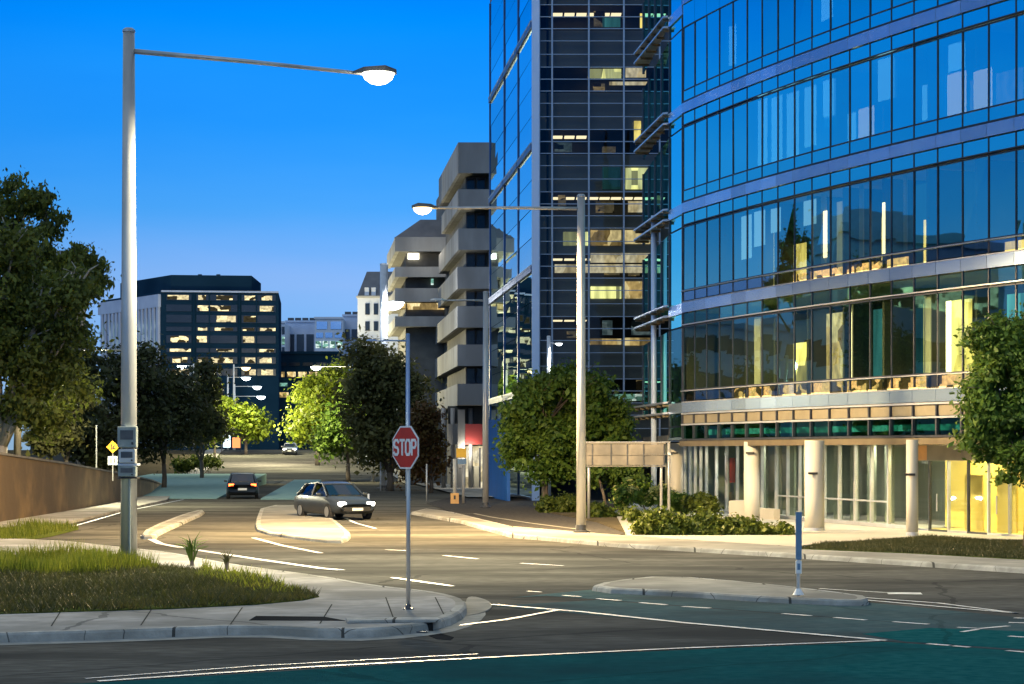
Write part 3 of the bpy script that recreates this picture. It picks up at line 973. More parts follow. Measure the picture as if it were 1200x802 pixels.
def bush(label, blobs, Y, mat, n, leaf=0.09, per=22, rs=.20, name='shrub', cat='shrub', group=None, extra=None, z0=0.05):
    s = F / Y
    xs = [b[0] for b in blobs]
    root = empty(name, (((sum(xs) / len(xs)) - 600) / s, Y, z0), label, cat, group)
    bl = []
    for (cx, cy, rx, ry) in blobs:
        p = W(cx, cy, Y)
        bl.append((p.x, p.y + .2, p.z, rx / s, max(rx, ry * 1.2) / s * .8, ry / s))
    C, Rr = clumps(bl, per, rs)
    v, f = leaves(C, Rr, n, leaf)
    v[:, 2] = np.maximum(v[:, 2], z0)
    link_np('foliage', v, f, mat, root)
    if extra:
        v, f = leaves(C[::4], Rr[::4], n // 8, leaf)
        link_np('flowers', v + np.array([0, -.1, .1]), f, extra, root)
    for (x, y, z, rx, ry, rz) in bl:
        for _ in range(2):
            st = MB()
            st.tube([(x + random.uniform(-.1, .1), y, z0), (x + random.uniform(-.6, .6) * rx, y, z + rz * .3)], [.03, .012], 5)
            st.build('stem', M['bark'], root)
    return root


bush('dark clipped hedge at the left end of the planting, behind the centre lamp post', [(642, 593, 14, 11), (665, 594, 16, 12), (690, 597, 16, 10)], 91, M['l_hedge'], 9000, name='hedge', cat='hedge')
bush('low mid-green hedge right of the centre lamp post', [(705, 604, 18, 9), (735, 606, 20, 9), (762, 608, 16, 7)], 84, M['l_hedge'], 8000, name='hedge', cat='hedge')
bush('long mounded hedge in front of the road sign posts', [(755, 614, 26, 14), (790, 616, 28, 15), (828, 619, 28, 14), (862, 621, 26, 13), (893, 623, 24, 12), (917, 626, 17, 9)], 65, M['l_hedge'], 36000, name='hedge', cat='hedge', leaf=.085)
bush('bush with pale yellow flowers under the road sign', [(735, 582, 14, 12), (757, 580, 18, 13), (782, 584, 16, 13), (800, 590, 12, 10)], 86, M['l_green'], 9000, extra=M['l_flower'])
bush('leafy green bush beside the second white column', [(815, 590, 16, 10), (832, 592, 10, 9)], 84, M['l_hedge'], 5000)
bush('green verge of shrubs beyond the pale apron', [(228, 543, 14, 5), (245, 542, 12, 5), (215, 546, 10, 5)], 182, M['l_hedge'], 5000, leaf=.16, per=5, rs=.4, name='hedge', cat='hedge', z0=.1)


# spiky plants on the grass strip
def spiky(label, x, y, h, n, mat, spread=.5):
    X, Yp = G(x, y, .15)
    root = empty('spiky_plant', (X, Yp, .15), label, 'plant', 'spiky plants on the grass strip')
    mb = MB()
    for i in range(n):
        a = random.uniform(0, 6.28)
        L = h * random.uniform(.7, 1.15)
        sp = spread * random.uniform(.3, 1)
        P = [Vector((X, Yp, .15)), Vector((X + math.cos(a) * sp * .35, Yp + math.sin(a) * sp * .35, .15 + L * .65)),
             Vector((X + math.cos(a) * sp, Yp + math.sin(a) * sp, .15 + L * (1 - sp * .6)))]
        mb.tube(P, [.014, .012, .003], 4)
    mb.build('blades', mat, root)
    mb = MB().tube([(X, Yp, .13), (X, Yp, .15 + h * .4)], [.05, .04], 7)
    mb.build('stem', M['bark'], root)


spiky('grey-green spiky plant with drooping blades beside the island edge', 225, 663, .75, 26, M['l_green'], .55)
spiky('small dark sprig at the right end of the tall grass', 266, 668, .42, 12, M['l_brown'], .22)
spiky('dark tuft at the foot of the tall lamp post', 150, 661, .3, 22, M['l_black'], .3)


def grass(name, px, z, n, h, mat, w=.012, lean=.3):
    pts = PG(px, z)
    A = np.array(pts)
    lo, hi = A.min(0), A.max(0)
    P = []
    k = len(pts)
    while len(P) < n:
        q = RNG.uniform(lo, hi, (n * 2, 2))
        ins = np.zeros(len(q), bool)
        for i in range(k):
            x1, y1 = pts[i]
            x2, y2 = pts[(i + 1) % k]
            c = ((y1 > q[:, 1]) != (y2 > q[:, 1])) & (q[:, 0] < (x2 - x1) * (q[:, 1] - y1) / (y2 - y1 + 1e-12) + x1)
            ins ^= c
        P += q[ins].tolist()
    P = np.array(P[:n])
    nz_ = np.sin(P[:, 0] * 2.3 + np.sin(P[:, 1] * 1.1) * 2) * np.sin(P[:, 1] * 1.9 + np.cos(P[:, 0] * 1.3) * 2) + RNG.normal(0, .35, n)
    P = P[nz_ > -.75]
    n = len(P)
    a = RNG.uniform(0, 2 * np.pi, n)
    hh = h * RNG.uniform(.3, 1.45, n) * (0.75 + 0.35 * np.sin(P[:, 0] * 1.7) * np.cos(P[:, 1] * .9 + P[:, 0] * .6))
    dx, dy = np.cos(a), np.sin(a)
    b = RNG.uniform(0, 2 * np.pi, n)
    base = np.column_stack([P, np.full(n, z)])
    v = np.empty((n * 3, 3))
    v[0::3] = base + np.column_stack([dx * w, dy * w, np.zeros(n)])
    v[1::3] = base - np.column_stack([dx * w, dy * w, np.zeros(n)])
    v[2::3] = base + np.column_stack([np.cos(b) * hh * lean, np.sin(b) * hh * lean, hh])
    o = link_np(name, v, np.arange(n * 3).reshape(n, 3), mat)
    return struct(o, 'stuff')


STRIP = [(-420, 655), (-60, 655), (60, 655), (120, 656), (160, 660), (230, 668), (300, 680), (360, 694), (374, 699), (355, 703), (300, 708),
         (200, 713), (0, 719), (-420, 728)]
struct(MB().prism(PG(STRIP, .16), .02, .165).build('soil', M['turf'], origin=(0, 0, 0)))
tall = [(-420, 656), (-60, 656), (60, 656), (120, 657), (150, 661), (185, 668), (120, 674), (-420, 678)]
tag_o = grass('tall_grass', tall, .165, 34000, .38, M['l_grass'], w=.014)
low = [(-420, 676), (120, 672), (170, 663), (230, 668), (300, 680), (360, 694), (374, 699), (355, 703), (300, 708), (200, 713), (0, 719), (-420, 728)]
grass('ground_cover', low, .165, 60000, .14, M['l_lowgrass'], w=.012, lean=.8)
LAWN = [(935, 643), (965, 638), (1085, 630), (1400, 641), (1400, 664), (1200, 655.5), (1060, 648)]
struct(MB().prism(PG(LAWN, .13), .02, .13).build('soil', M['turf'], origin=(0, 0, 0)))
grass('lawn', LAWN, .13, 60000, .09, M['l_lowgrass'], w=.014, lean=.6)
grass('weeds', [(236, 664), (300, 677), (345, 689), (366, 696), (330, 698), (280, 688), (230, 676)], .165, 1100, .20, M['l_grass'], w=.016, lean=.5)
VG = [(-300, 640), (-40, 636), (20, 632), (60, 626), (92, 618), (60, 616), (-40, 622), (-300, 630)]
struct(MB().prism(PG(VG, .1), .02, .12).build('soil', M['turf'], origin=(0, 0, 0)))
grass('verge_grass', VG, .12, 9000, .3, M['l_grass'], w=.016)
struct(MB().prism(PG([(628, 592), (640, 600), (700, 612), (740, 627), (930, 641), (900, 628), (760, 598), (700, 588)], .06), .02, .075).build('planting_bed', M['earth'], origin=(0, 0, 0)))

# ------------------------------------------------------------------ retaining wall and bank
wl = [(-24.0, 30, 3.1), (-20.5, 55, 2.9), (-18.6, 77, 2.55), (-19.2, 92, 2.1), (-20.2, 110, 1.5), (-22.0, 130, .9), (-24.6, 150, .35)]
mb = MB()
for x, y, z in wl:
    mb.v += [(x, y, 0), (x, y, z), (x - .45, y, z), (x - .45, y, 0)]
for i in range(len(wl) - 1):
    for k in range(4):
        j = (k + 1) % 4
        mb.f.append((4 * i + k, 4 * i + 4 + k, 4 * i + 4 + j, 4 * i + j))
mb.f += [(0, 1, 2, 3), tuple(len(mb.v) - 4 + k for k in (3, 2, 1, 0))]
ww = empty('retaining_wall', (-20, 90, 0), 'long brown stained retaining wall tapering down beside the left road', 'wall')
mb.build('wall', M['wall_stone'], ww)
mb = MB()
for x, y, z in wl:
    mb.v += [(x + .05, y, z + .004), (x + .05, y, z + .09), (x - .5, y, z + .09), (x - .5, y, z + .004)]
for i in range(len(wl) - 1):
    for k in range(4):
        j = (k + 1) % 4
        mb.f.append((4 * i + k, 4 * i + 4 + k, 4 * i + 4 + j, 4 * i + j))
mb.f += [(0, 1, 2, 3), tuple(len(mb.v) - 4 + k for k in (3, 2, 1, 0))]
mb.build('coping', M['conc_dark'], ww)
v, f = [], []
for x, y, z in wl:
    v += [(x - .46, y, z - .15), (x - 8, y, z + 1.2), (x - 45, y, z + 2.0), (x - 120, y, -.5)]
for i in range(len(wl) - 1):
    for k in range(3):
        a = 4 * i + k
        f.append((a, a + 1, a + 5, a + 4))
struct(link_mesh('embankment', v, f, M['turf'], origin=(0, 0, 0)))

# ------------------------------------------------------------------ street lamps
def street_lamp(label, base, height, arm, r0, r1, mat='steel', lens='lamp_white', head=(0.75, 0.28, 0.12), lit=True,
                droop=0.0, light=None, ball=0.0, box=False, parts=True):
    """arm: plan vector (dx, dy) from pole to luminaire"""
    x, y, z = base
    root = empty('street_lamp', base, label, 'street lamp')
    mb = MB()
    top = z + height
    n = 16 if parts else 8
    mb.tube([(x, y, z - .02), (x, y, z + height * .42), (x, y, top)], [r0, r0 * .93, r1], n)
    po = mb.build('pole', M[mat], root)
    for p in po.data.polygons:
        p.use_smooth = len(p.vertices) == 4
    az = top - min(.45, height * .035)
    hx, hy = x + arm[0], y + arm[1]
    hz = az - droop
    mid = ((x + hx) / 2, (y + hy) / 2, (az + hz) / 2 + .02)
    MB().tube([(x, y, az), mid, (hx, hy, hz)], [r1 * .45, r1 * .38, r1 * .3], 8).build('arm', M[mat], root, smooth=True)
    if parts:
        MB().lathe((x, y, top), [(r1 * 1.08, 0), (r1 * 1.08, .05), (r1 * .7, .09)]).build('pole_cap', M[mat], root)
        MB().lathe((x, y, z), [(r0 * 1.7, 0), (r0 * 1.7, .04), (r0 * 1.15, .06), (r0 * 1.12, .22)]).build('base_plate', M['dark_steel'], root)
    L, wd, th = head
    a = math.atan2(arm[1], arm[0])
    d = Vector((math.cos(a), math.sin(a), 0))
    nrm = Vector((-d.y, d.x, 0))
    hb = MB()
    c = Vector((hx, hy, hz)) + d * L * .3
    sec = [(-.5, .35, .3), (-.25, .9, .8), (.25, 1, 1), (.5, .6, .5)]
    base_i = 0
    for t, ww_, hh in sec:
        p = c + d * L * t
        hb.v += [tuple(p - nrm * wd / 2 * ww_), tuple(p + nrm * wd / 2 * ww_),
                 tuple(p + nrm * wd / 2 * ww_ * .7 + Vector((0, 0, th * hh))), tuple(p - nrm * wd / 2 * ww_ * .7 + Vector((0, 0, th * hh)))]
    for i in range(3):
        for k in range(4):
            j = (k + 1) % 4
            hb.f.append((4 * i + k, 4 * i + j, 4 * i + 4 + j, 4 * i + 4 + k))
    hb.f += [(3, 2, 1, 0), (12, 13, 14, 15)]
    hd = hb.build('luminaire', M['dark_steel' if lit else mat], root)
    lb = MB()
    r = ball or wd * .36  # ball swells the lens, putting the lamp's glare into its shape
    prof = [(r * .05, -r * .72), (r * .5, -r * .6), (r * .85, -r * .35), (r, 0), (r * .98, .002)]
    lb.lathe(tuple(c + d * L * .08), prof, 16)
    lb.build('lens', M[lens] if lit else M['white_metal'], hd, smooth=True)
    if light:
        P, colr, spot = light
        p = c + d * L * .08 - Vector((0, 0, r * .72 + .06))
        lamp('SPOT', p, P, colr, .35, (0, 0, 0), spot, .25)
    if box:
        # control cabinets strapped to the pole
        w_ = r0 * 2.1
        for (z0, z1, ww_, mt, nm) in ((2.72, 3.18, w_ * 1.06, 'cabinet', 'control_box'), (2.38, 2.68, w_ * .95, 'steel', 'control_box'), (2.08, 2.31, w_ * 1.0, 'cabinet', 'control_box')):
            cb = MB().box((x, y - r0 * .75, (z0 + z1) / 2), (ww_, r0 * 1.3, z1 - z0)).build(nm, M[mt], root, bevel=.012)
            MB().box((x, y - r0 * 1.41, (z0 + z1) / 2 + (z1 - z0) * .1), (ww_ * .7, .02, (z1 - z0) * .45)).build('cover_plate', M['dark_steel'], cb)
            MB().box((x + ww_ * .3, y - r0 * 1.43, (z0 + z1) / 2 - (z1 - z0) * .3), (ww_ * .1, .03, (z1 - z0) * .12)).build('latch', M['black'], cb)
        MB().box((x, y, 2.345), (w_ * 1.1, w_ * 1.05, .05)).build('band', M['white_metal'], root)
        MB().box((x, y, 2.05), (w_ * 1.1, w_ * 1.05, .03)).build('band', M['black'], root)
        MB().tube([(x + .05, y - r0 * 1.02, 2.03), (x + .05, y - r0 * 1.02, .3)], .025, 6).build('conduit', M['cabinet'], root)
    return root


XA, YA = G(151, 661, .15)
street_lamp('tallest street lamp, a thick steel pole with control boxes and a lit arm',
            (XA, YA, .15), W(151, 38, YA).z - .15, (5.15, 0.0), .185, .13, droop=.5, ball=.36,
            light=(14000, (1.0, .88, .60), 174), box=True, head=(.95, .42, .16))
XB, YB = G(681, 624, .12)
street_lamp('warm-lit street lamp in the middle, arm pointing left past the dark tower', (XB, YB, .12),
            W(681, 231, YB).z - .12, (-4.65, 0), .15, .12, lens='lamp_warm', ball=.3, light=(38000, (1.0, .69, .33), 174),
            head=(.8, .4, .15), droop=-.02)
XC, YC = G(569, 595, .03)
street_lamp('slim unlit street lamp standing at the left corner of the glass tower', (XC, YC, .05), W(569, 345, YC).z,
            (-2.0, 0), .15, .11, lit=False)
YD = 104
pd = W(643, 397, YD)
street_lamp('short white street lamp rising out of the round green tree, small lit head', (pd.x, YD, .05), pd.z, (.35, 0), .11, .09,
            mat='white_metal', lens='lamp_cold', ball=.16, head=(.4, .3, .1), light=(500, (.95, .98, 1), 150))
YE = 112
pe = W(478, 393, YE)
street_lamp('blue-grey street lamp behind the STOP sign, its arm over the trees', (pe.x, YE, .12), pe.z - .12, (-1.7, 0), .13, .10,
            mat='blue_pole', lit=False, head=(.6, .25, .1))
YG = 150
pg = W(450, 312, YG)
street_lamp('white street lamp with a glaring white box light before the balcony building', (pg.x, YG, .1), pg.z, (.32, 0), .30, .28,
            mat='white_metal', lens='lamp_cold', ball=.8, head=(.8, .8, .12), light=None)
for c in [o for o in COL.objects if o.name.startswith('luminaire')][-1:]:
    c.location.z -= 2.2
for c in [o for o in COL.objects if o.name.startswith('arm')][-1:]:
    c.location.z -= 2.2
lamp('POINT', (pg.x + .6, YG - .8, pg.z - 2.6), 900, (.95, .98, 1), .3)
YF = 188
pf = W(437, 427, YF)
street_lamp('thin street lamp with a bright blue-white light over the yellow-green tree', (pf.x, YF, .1), pf.z, (-4.7, 0), .13, .09,
            lens='lamp_cold', ball=.48, head=(.8, .5, .15), droop=-.05, light=None)
lamp('POINT', (pf.x - 5.5, YF - 5, pf.z - 1.0), 9000, (1.0, .88, .5), .3)
YH = 100
ph = W(152, 404, YH)
street_lamp('street lamp hidden behind the tallest post, its lit head showing to the left', (ph.x, YH, .05), ph.z - .05, (-1.75, 0), .14, .1,
            lens='lamp_white', ball=.13, head=(.9, .3, .1), light=(7500, (1.0, .92, .6), 178))
for i, (lb, px, py, Y, dx, base_y, lens) in enumerate((
        ('far street lamp, highest of the small lights over the far road', 286, 430, 286, -12, 0, 'lamp_warm'),
        ('far street lamp, second from the top of the small lights over the far road', 287, 442, 289, -20, 0, 'lamp_far'),
        ('far street lamp, third from the top of the small lights over the far road', 300, 453, 292, -25, 0, 'lamp_far'),
        ('far street lamp, lowest of the small lights over the far road', 305, 465, 294, -30, 0, 'lamp_far'),
        ('far street lamp shining bluish in front of the dark office block', 215, 428, 290, 12, 0, 'lamp_far'))):
    p = W(px, py, Y)
    sx = dx * Y / F
    o = street_lamp(lb, (p.x + sx, Y, gz(Y)), p.z - gz(Y) + .3, (-sx * .95, 0), .14, .1, mat='white_metal', lens=lens, ball=.62, parts=False, head=(.8, .4, .12))
    o['group'] = 'small street lamps along the far road'
lamp('POINT', tuple(W(286, 452, 255)), 12000, (1.0, .92, .55), .6)  # added lights with no fixture, brightening the far trees and street
lamp('POINT', tuple(W(310, 480, 235)), 9000, (1.0, .85, .6), .6)
lamp('POINT', tuple(W(345, 465, 226)), 9000, (1.0, .9, .55), .6)

# ------------------------------------------------------------------ signs
# STOP sign
XS, YS = G(478.5, 714, .15)
stop = empty('stop_sign', (XS, YS, .15), 'red octagonal STOP sign on a thin pole on the corner island', 'sign')
px_m = F / YS
zc = H + (HOR - 524.5) / px_m
rad = 50 / px_m / 2 / math.cos(R(22.5))
MB().tube([(XS, YS, .13), (XS, YS, zc + rad * .9)], [.034, .03], 12).build('pole', M['steel'], stop, smooth=True)
MB().lathe((XS, YS, .15), [(.09, 0), (.09, .012), (.045, .02), (.045, .07)]).build('base_collar', M['dark_steel'], stop)
yaw = R(-50)
ux = Vector((math.cos(yaw), math.sin(yaw), 0))        # across the face
nn = Vector((math.sin(yaw), -math.cos(yaw), 0))       # out of the face


def octo(r, off, th):
    mb = MB()
    pts = []
    for k in range(8):
        a = R(22.5 + 45 * k)
        pts.append(ux * (r * math.cos(a)) + Vector((0, 0, r * math.sin(a))))
    c = Vector((XS, YS, zc)) + nn * off
    mb.v = [tuple(c + p) for p in pts] + [tuple(c + p + nn * th) for p in pts]
    mb.f = [tuple(range(7, -1, -1)), tuple(range(8, 16))] + [(k, (k + 1) % 8, 8 + (k + 1) % 8, 8 + k) for k in range(8)]
    return mb


rim = octo(rad, .045, .012).build('sign_panel', M['white_sign'], stop)
octo(rad * .925, .0575, .004).build('red_face', M['red_sign'], rim)
MB().box((XS, YS, zc + .18), (.09, .09, .04), yaw).build('clamp', M['steel'], stop)
MB().box((XS, YS, zc - .18), (.09, .09, .04), yaw).build('clamp', M['steel'], stop)


def letter(strokes, x0, w, h, th, parent, off=.0625):
    mb = MB()
    for (a, b) in strokes:
        pa = Vector((x0 + a[0] * w, 0, (a[1] - .5) * h))
        pb = Vector((x0 + b[0] * w, 0, (b[1] - .5) * h))
        d = (pb - pa)
        L = d.length
        d.normalize()
        nz = Vector((-d.z, 0, d.x))
        pa = pa - d * th * .35
        pb = pb + d * th * .35
        q = [pa - nz * th / 2, pb - nz * th / 2, pb + nz * th / 2, pa + nz * th / 2]
        k = off + .0006 * len(mb.v) / 8
        base = Vector((XS, YS, zc))
        lo = [base + ux * p.x + Vector((0, 0, p.z)) + nn * k for p in q]
        hi = [p + nn * .003 for p in lo]
        mb.hexa(lo + hi)
    return mb.build('letter', M['white_sign'], parent)


LS = {'S': [((1, .86), (.75, 1)), ((.75, 1), (.25, 1)), ((.25, 1), (0, .86)), ((0, .86), (0, .66)), ((0, .66), (.2, .53)),
            ((.2, .53), (.8, .47)), ((.8, .47), (1, .34)), ((1, .34), (1, .14)), ((1, .14), (.75, 0)), ((.75, 0), (.25, 0)), ((.25, 0), (0, .14))],
      'T': [((0, 1), (1, 1)), ((.5, 1), (.5, 0))],
      'O': [((.25, 1), (.75, 1)), ((.75, 1), (1, .8)), ((1, .8), (1, .2)), ((1, .2), (.75, 0)), ((.75, 0), (.25, 0)), ((.25, 0), (0, .2)), ((0, .2), (0, .8)), ((0, .8), (.25, 1))],
      'P': [((0, 0), (0, 1)), ((0, 1), (.75, 1)), ((.75, 1), (1, .85)), ((1, .85), (1, .65)), ((1, .65), (.75, .48)), ((.75, .48), (0, .48))]}
lw_, gap = rad * .29, rad * .125
tot = 4 * lw_ + 3 * gap
for i, ch in enumerate('STOP'):
    letter(LS[ch], -tot / 2 + i * (lw_ + gap), lw_, rad * .62, rad * .115, rim)

# thin blue marker board on the median, seen almost edge on
XM, YM = G(935.5, 697, .15)
mk = empty('marker_post', (XM, YM, .15), 'narrow blue marker board on a white-footed post on the median', 'sign')
pm_ = F / YM
MB().tube([(XM, YM, .13), (XM, YM, H + (HOR - 600) / pm_)], .03, 10).build('pole', M['white_metal'], mk, smooth=True)
zb = lambda y: H + (HOR - y) / pm_
MB().box((XM + .0, YM - .045, (zb(600) + zb(656)) / 2), (.105, .035, zb(600) - zb(656)), R(8)).build('sign_panel', M['blue_sign'], mk, bevel=.008)
MB().box((XM + .0, YM - .045, (zb(657) + zb(672.5)) / 2), (.105, .035, zb(657) - zb(672.5)), R(8)).build('white_band', M['white_sign'], mk, bevel=.008)
MB().box((XM + .0, YM - .066, zb(664)), (.05, .006, .11), R(8)).build('reflector', M['blue_sign'], mk)
MB().lathe((XM, YM, .15), [(.1, 0), (.08, .03), (.045, .1)]).build('foot', M['white_sign'], mk)

# big road sign seen from behind
YR = 82
rs = empty('road_sign', (W(780, 600, YR).x, YR, .05), 'large bronze-grey road sign back with two rows of panels on posts above the hedge', 'sign')
xl, xr = W(686, 0, YR).x, W(779, 0, YR).x
zt, zb_ = W(0, 520.5, YR).z, W(0, 545.5, YR).z
cols = [686, 694, 716, 735, 754, 778]
for r_ in range(2):
    za, zc2 = (zt, (zt + zb_) / 2 + .015) if r_ == 0 else ((zt + zb_) / 2 - .015, zb_)
    for k in range(5):
        xa, xb = W(cols[k], 0, YR).x + .012, W(cols[k + 1], 0, YR).x - .012
        MB().box(((xa + xb) / 2, YR, (za + zc2) / 2), (xb - xa, .04, za - zc2 - .02)).build('sign_panel', M['sign_back'], rs, bevel=.006)
fr = MB()
for zz in (zt + .03, (zt + zb_) / 2, zb_ - .03):
    fr.box(((xl + xr) / 2, YR - .03, zz), (xr - xl + .1, .06, .045))
fr.parts('rail', M['sign_back'], rs)
fr = MB()
for k in cols:
    fr.box((W(k, 0, YR).x, YR - .045, (zt + zb_) / 2), (.045, .05, zt - zb_))
fr.parts('stiffener', M['dark_steel'], rs)
for pxp in (775, 784):
    x_ = W(pxp, 0, YR).x
    MB().tube([(x_, YR + .08, .03), (x_, YR + .08, zt + .08)], .055, 10).build('post', M['steel'], rs, smooth=True)
x_ = W(690, 0, YR).x
MB().tube([(x_, YR + .08, .03), (x_, YR + .08, zt)], .055, 10).build('post', M['steel'], rs, smooth=True)
MB().box(((xl + W(785, 0, YR).x) / 2, YR + .02, zt + .075), (W(787, 0, YR).x - xl, .05, .03)).build('top_rail', M['steel'], rs)
bt = MB().box((W(781, 0, YR).x + .1, YR, W(0, 532, YR).z), (.12, .1, .1))
bt.build('floodlight', M['white_metal'], rs, bevel=.01)

# yellow diamond warning sign with plate
YW = 106
yd = empty('warning_sign', (W(132, 0, YW).x, YW, 1.2), 'yellow diamond warning sign over a small grey plate behind the brown wall', 'sign')
c = W(132, 524, YW)
MB().tube([(c.x, YW + .04, 1.2), (c.x, YW + .04, c.z)], .03, 8).build('pole', M['steel'], yd)
s_ = 7.6 / F * YW
dm = MB().hexa([(c.x - s_, YW, c.z), (c.x, YW, c.z - s_), (c.x + s_, YW, c.z), (c.x, YW, c.z + s_),
                (c.x - s_, YW + .02, c.z), (c.x, YW + .02, c.z - s_), (c.x + s_, YW + .02, c.z), (c.x, YW + .02, c.z + s_)])
dmo = dm.build('diamond_panel', M['yellow_sign'], yd)
ar = MB()
ar.box((c.x - .05, YW - .012, c.z), (.05, .012, .26))
ar.box((c.x + .06, YW - .012, c.z + .03), (.05, .0125, .16), 0, R(35))
ar.box((c.x + .07, YW - .012, c.z - .07), (.16, .012, .045))
ar.build('symbol', M['black'], dmo)
c2 = W(132, 540, YW)
pl = MB().box((c2.x, YW, c2.z), (.48, .02, .44)).build('plate', M['white_metal'], yd)
mb = MB()
mb.box((c2.x - .08, YW - .016, c2.z), (.05, .01, .26))
mb.box((c2.x + .09, YW - .016, c2.z), (.04, .01, .22))
mb.build('symbol', M['dark_steel'], pl)
c3 = W(113, 500, YW)
gp = empty('guide_post', (c3.x, YW, 1.2), 'thin grey pole behind the brown wall, left of the yellow diamond sign', 'post')
MB().tube([(c3.x, YW, 1.2), (c3.x, YW, c3.z)], .035, 8).build('pole', M['steel'], gp)
MB().lathe((c3.x, YW, c3.z), [(.05, 0), (.05, .05), (.03, .07)], 8).build('pole_cap', M['steel'], gp)

# kiosk-like signal post with orange box near the balconies
YP = 108
xp = W(533, 0, YP).x
zp = lambda y: H + (HOR - y) / F * YP
bp_ = empty('signal_post', (xp, YP, .12), 'white post with a yellow and blue board on top and an orange box below', 'sign')
MB().tube([(xp, YP, .04), (xp, YP, zp(538))], .10, 10).build('post', M['cream'], bp_, smooth=True)
MB().tube([(xp + .42, YP + .3, .04), (xp + .42, YP + .3, zp(545))], .07, 10).build('post', M['cream'], bp_, smooth=True)
MB().box((xp + .33, YP - .04, zp(531)), (.5, .08, zp(526) - zp(537))).build('sign_panel', M['yellow_sign'], bp_, bevel=.01)
MB().box((xp + .36, YP - .04, zp(541)), (.44, .08, zp(538) - zp(544))).build('sign_panel', M['blue_sign'], bp_, bevel=.01)
ob = MB().box((xp, YP - .16, zp(585)), (.42, .12, zp(578) - zp(592))).build('orange_box', M['orange_sign'], bp_, bevel=.015)
MB().box((xp, YP - .225, zp(583)), (.10, .01, .2)).build('symbol', M['black'], ob)
MB().lathe((xp, YP, .05), [(.2, 0), (.2, .06), (.12, .1), (.12, .2)]).build('foot', M['white_sign'], bp_)

kx = W(271, 520, 268)
kk = empty('kiosk', (kx.x, 268, gz(268) + .1), 'small lit kiosk with a blue-white panel and an orange side under the left yellow-green tree', 'kiosk')
for sx in (-1.2, 1.2):
    MB().box((kx.x + sx, 268, gz(268) + 1.3), (.12, .12, 2.4)).build('post', M['dark_steel'], kk)
MB().box((kx.x, 268, gz(268) + 2.55), (2.9, 1.6, .15)).build('roof', M['dark_steel'], kk)
MB().box((kx.x - .6, 268.3, gz(268) + 1.5), (.9, .1, 1.6)).build('lit_panel', emit('kiosk_panel', (.7, .88, 1.0), 2.0), kk)
MB().box((kx.x + .6, 268.3, gz(268) + 1.3), (1.0, .1, 1.3)).build('side_panel', emit('kiosk_orange', (1.0, .35, .12), 1.2), kk)
# thin poles and bollards
for i, (lb, x, yb, yt, r_, mt) in enumerate((
        ('thin pale pole beside the brownish tree trunk', 446, 575, 541, .05, 'white_metal'),
        ('short dark bollard at the tip of the pale median', 360, 596, 576, .06, 'dark_steel'),
        ('slim grey pole right of the STOP sign, before the balconies', 500, 588, 545, .04, 'steel'),
        ('white bollard in the long hedge under the road sign', 797, 603, 594, .09, 'white_metal'),
        ('short pale bollard at the left kerb of the right-hand footpath', 432, 592, 580, .05, 'white_metal'))):
    z0 = .05
    X, Y = G(x, yb, z0)
    o = empty('bollard' if yb - yt < 25 else 'thin_pole', (X, Y, z0), lb, 'bollard' if yb - yt < 25 else 'pole')
    zt_ = H + (HOR - yt) / F * Y
    MB().tube([(X, Y, z0 - .03), (X, Y, zt_)], r_, 10).build('post', M[mt], o, smooth=True)
    MB().lathe((X, Y, zt_), [(r_ * 1.15, 0), (r_ * 1.15, .03), (r_ * .5, .05)], 10).build('cap', M[mt], o)


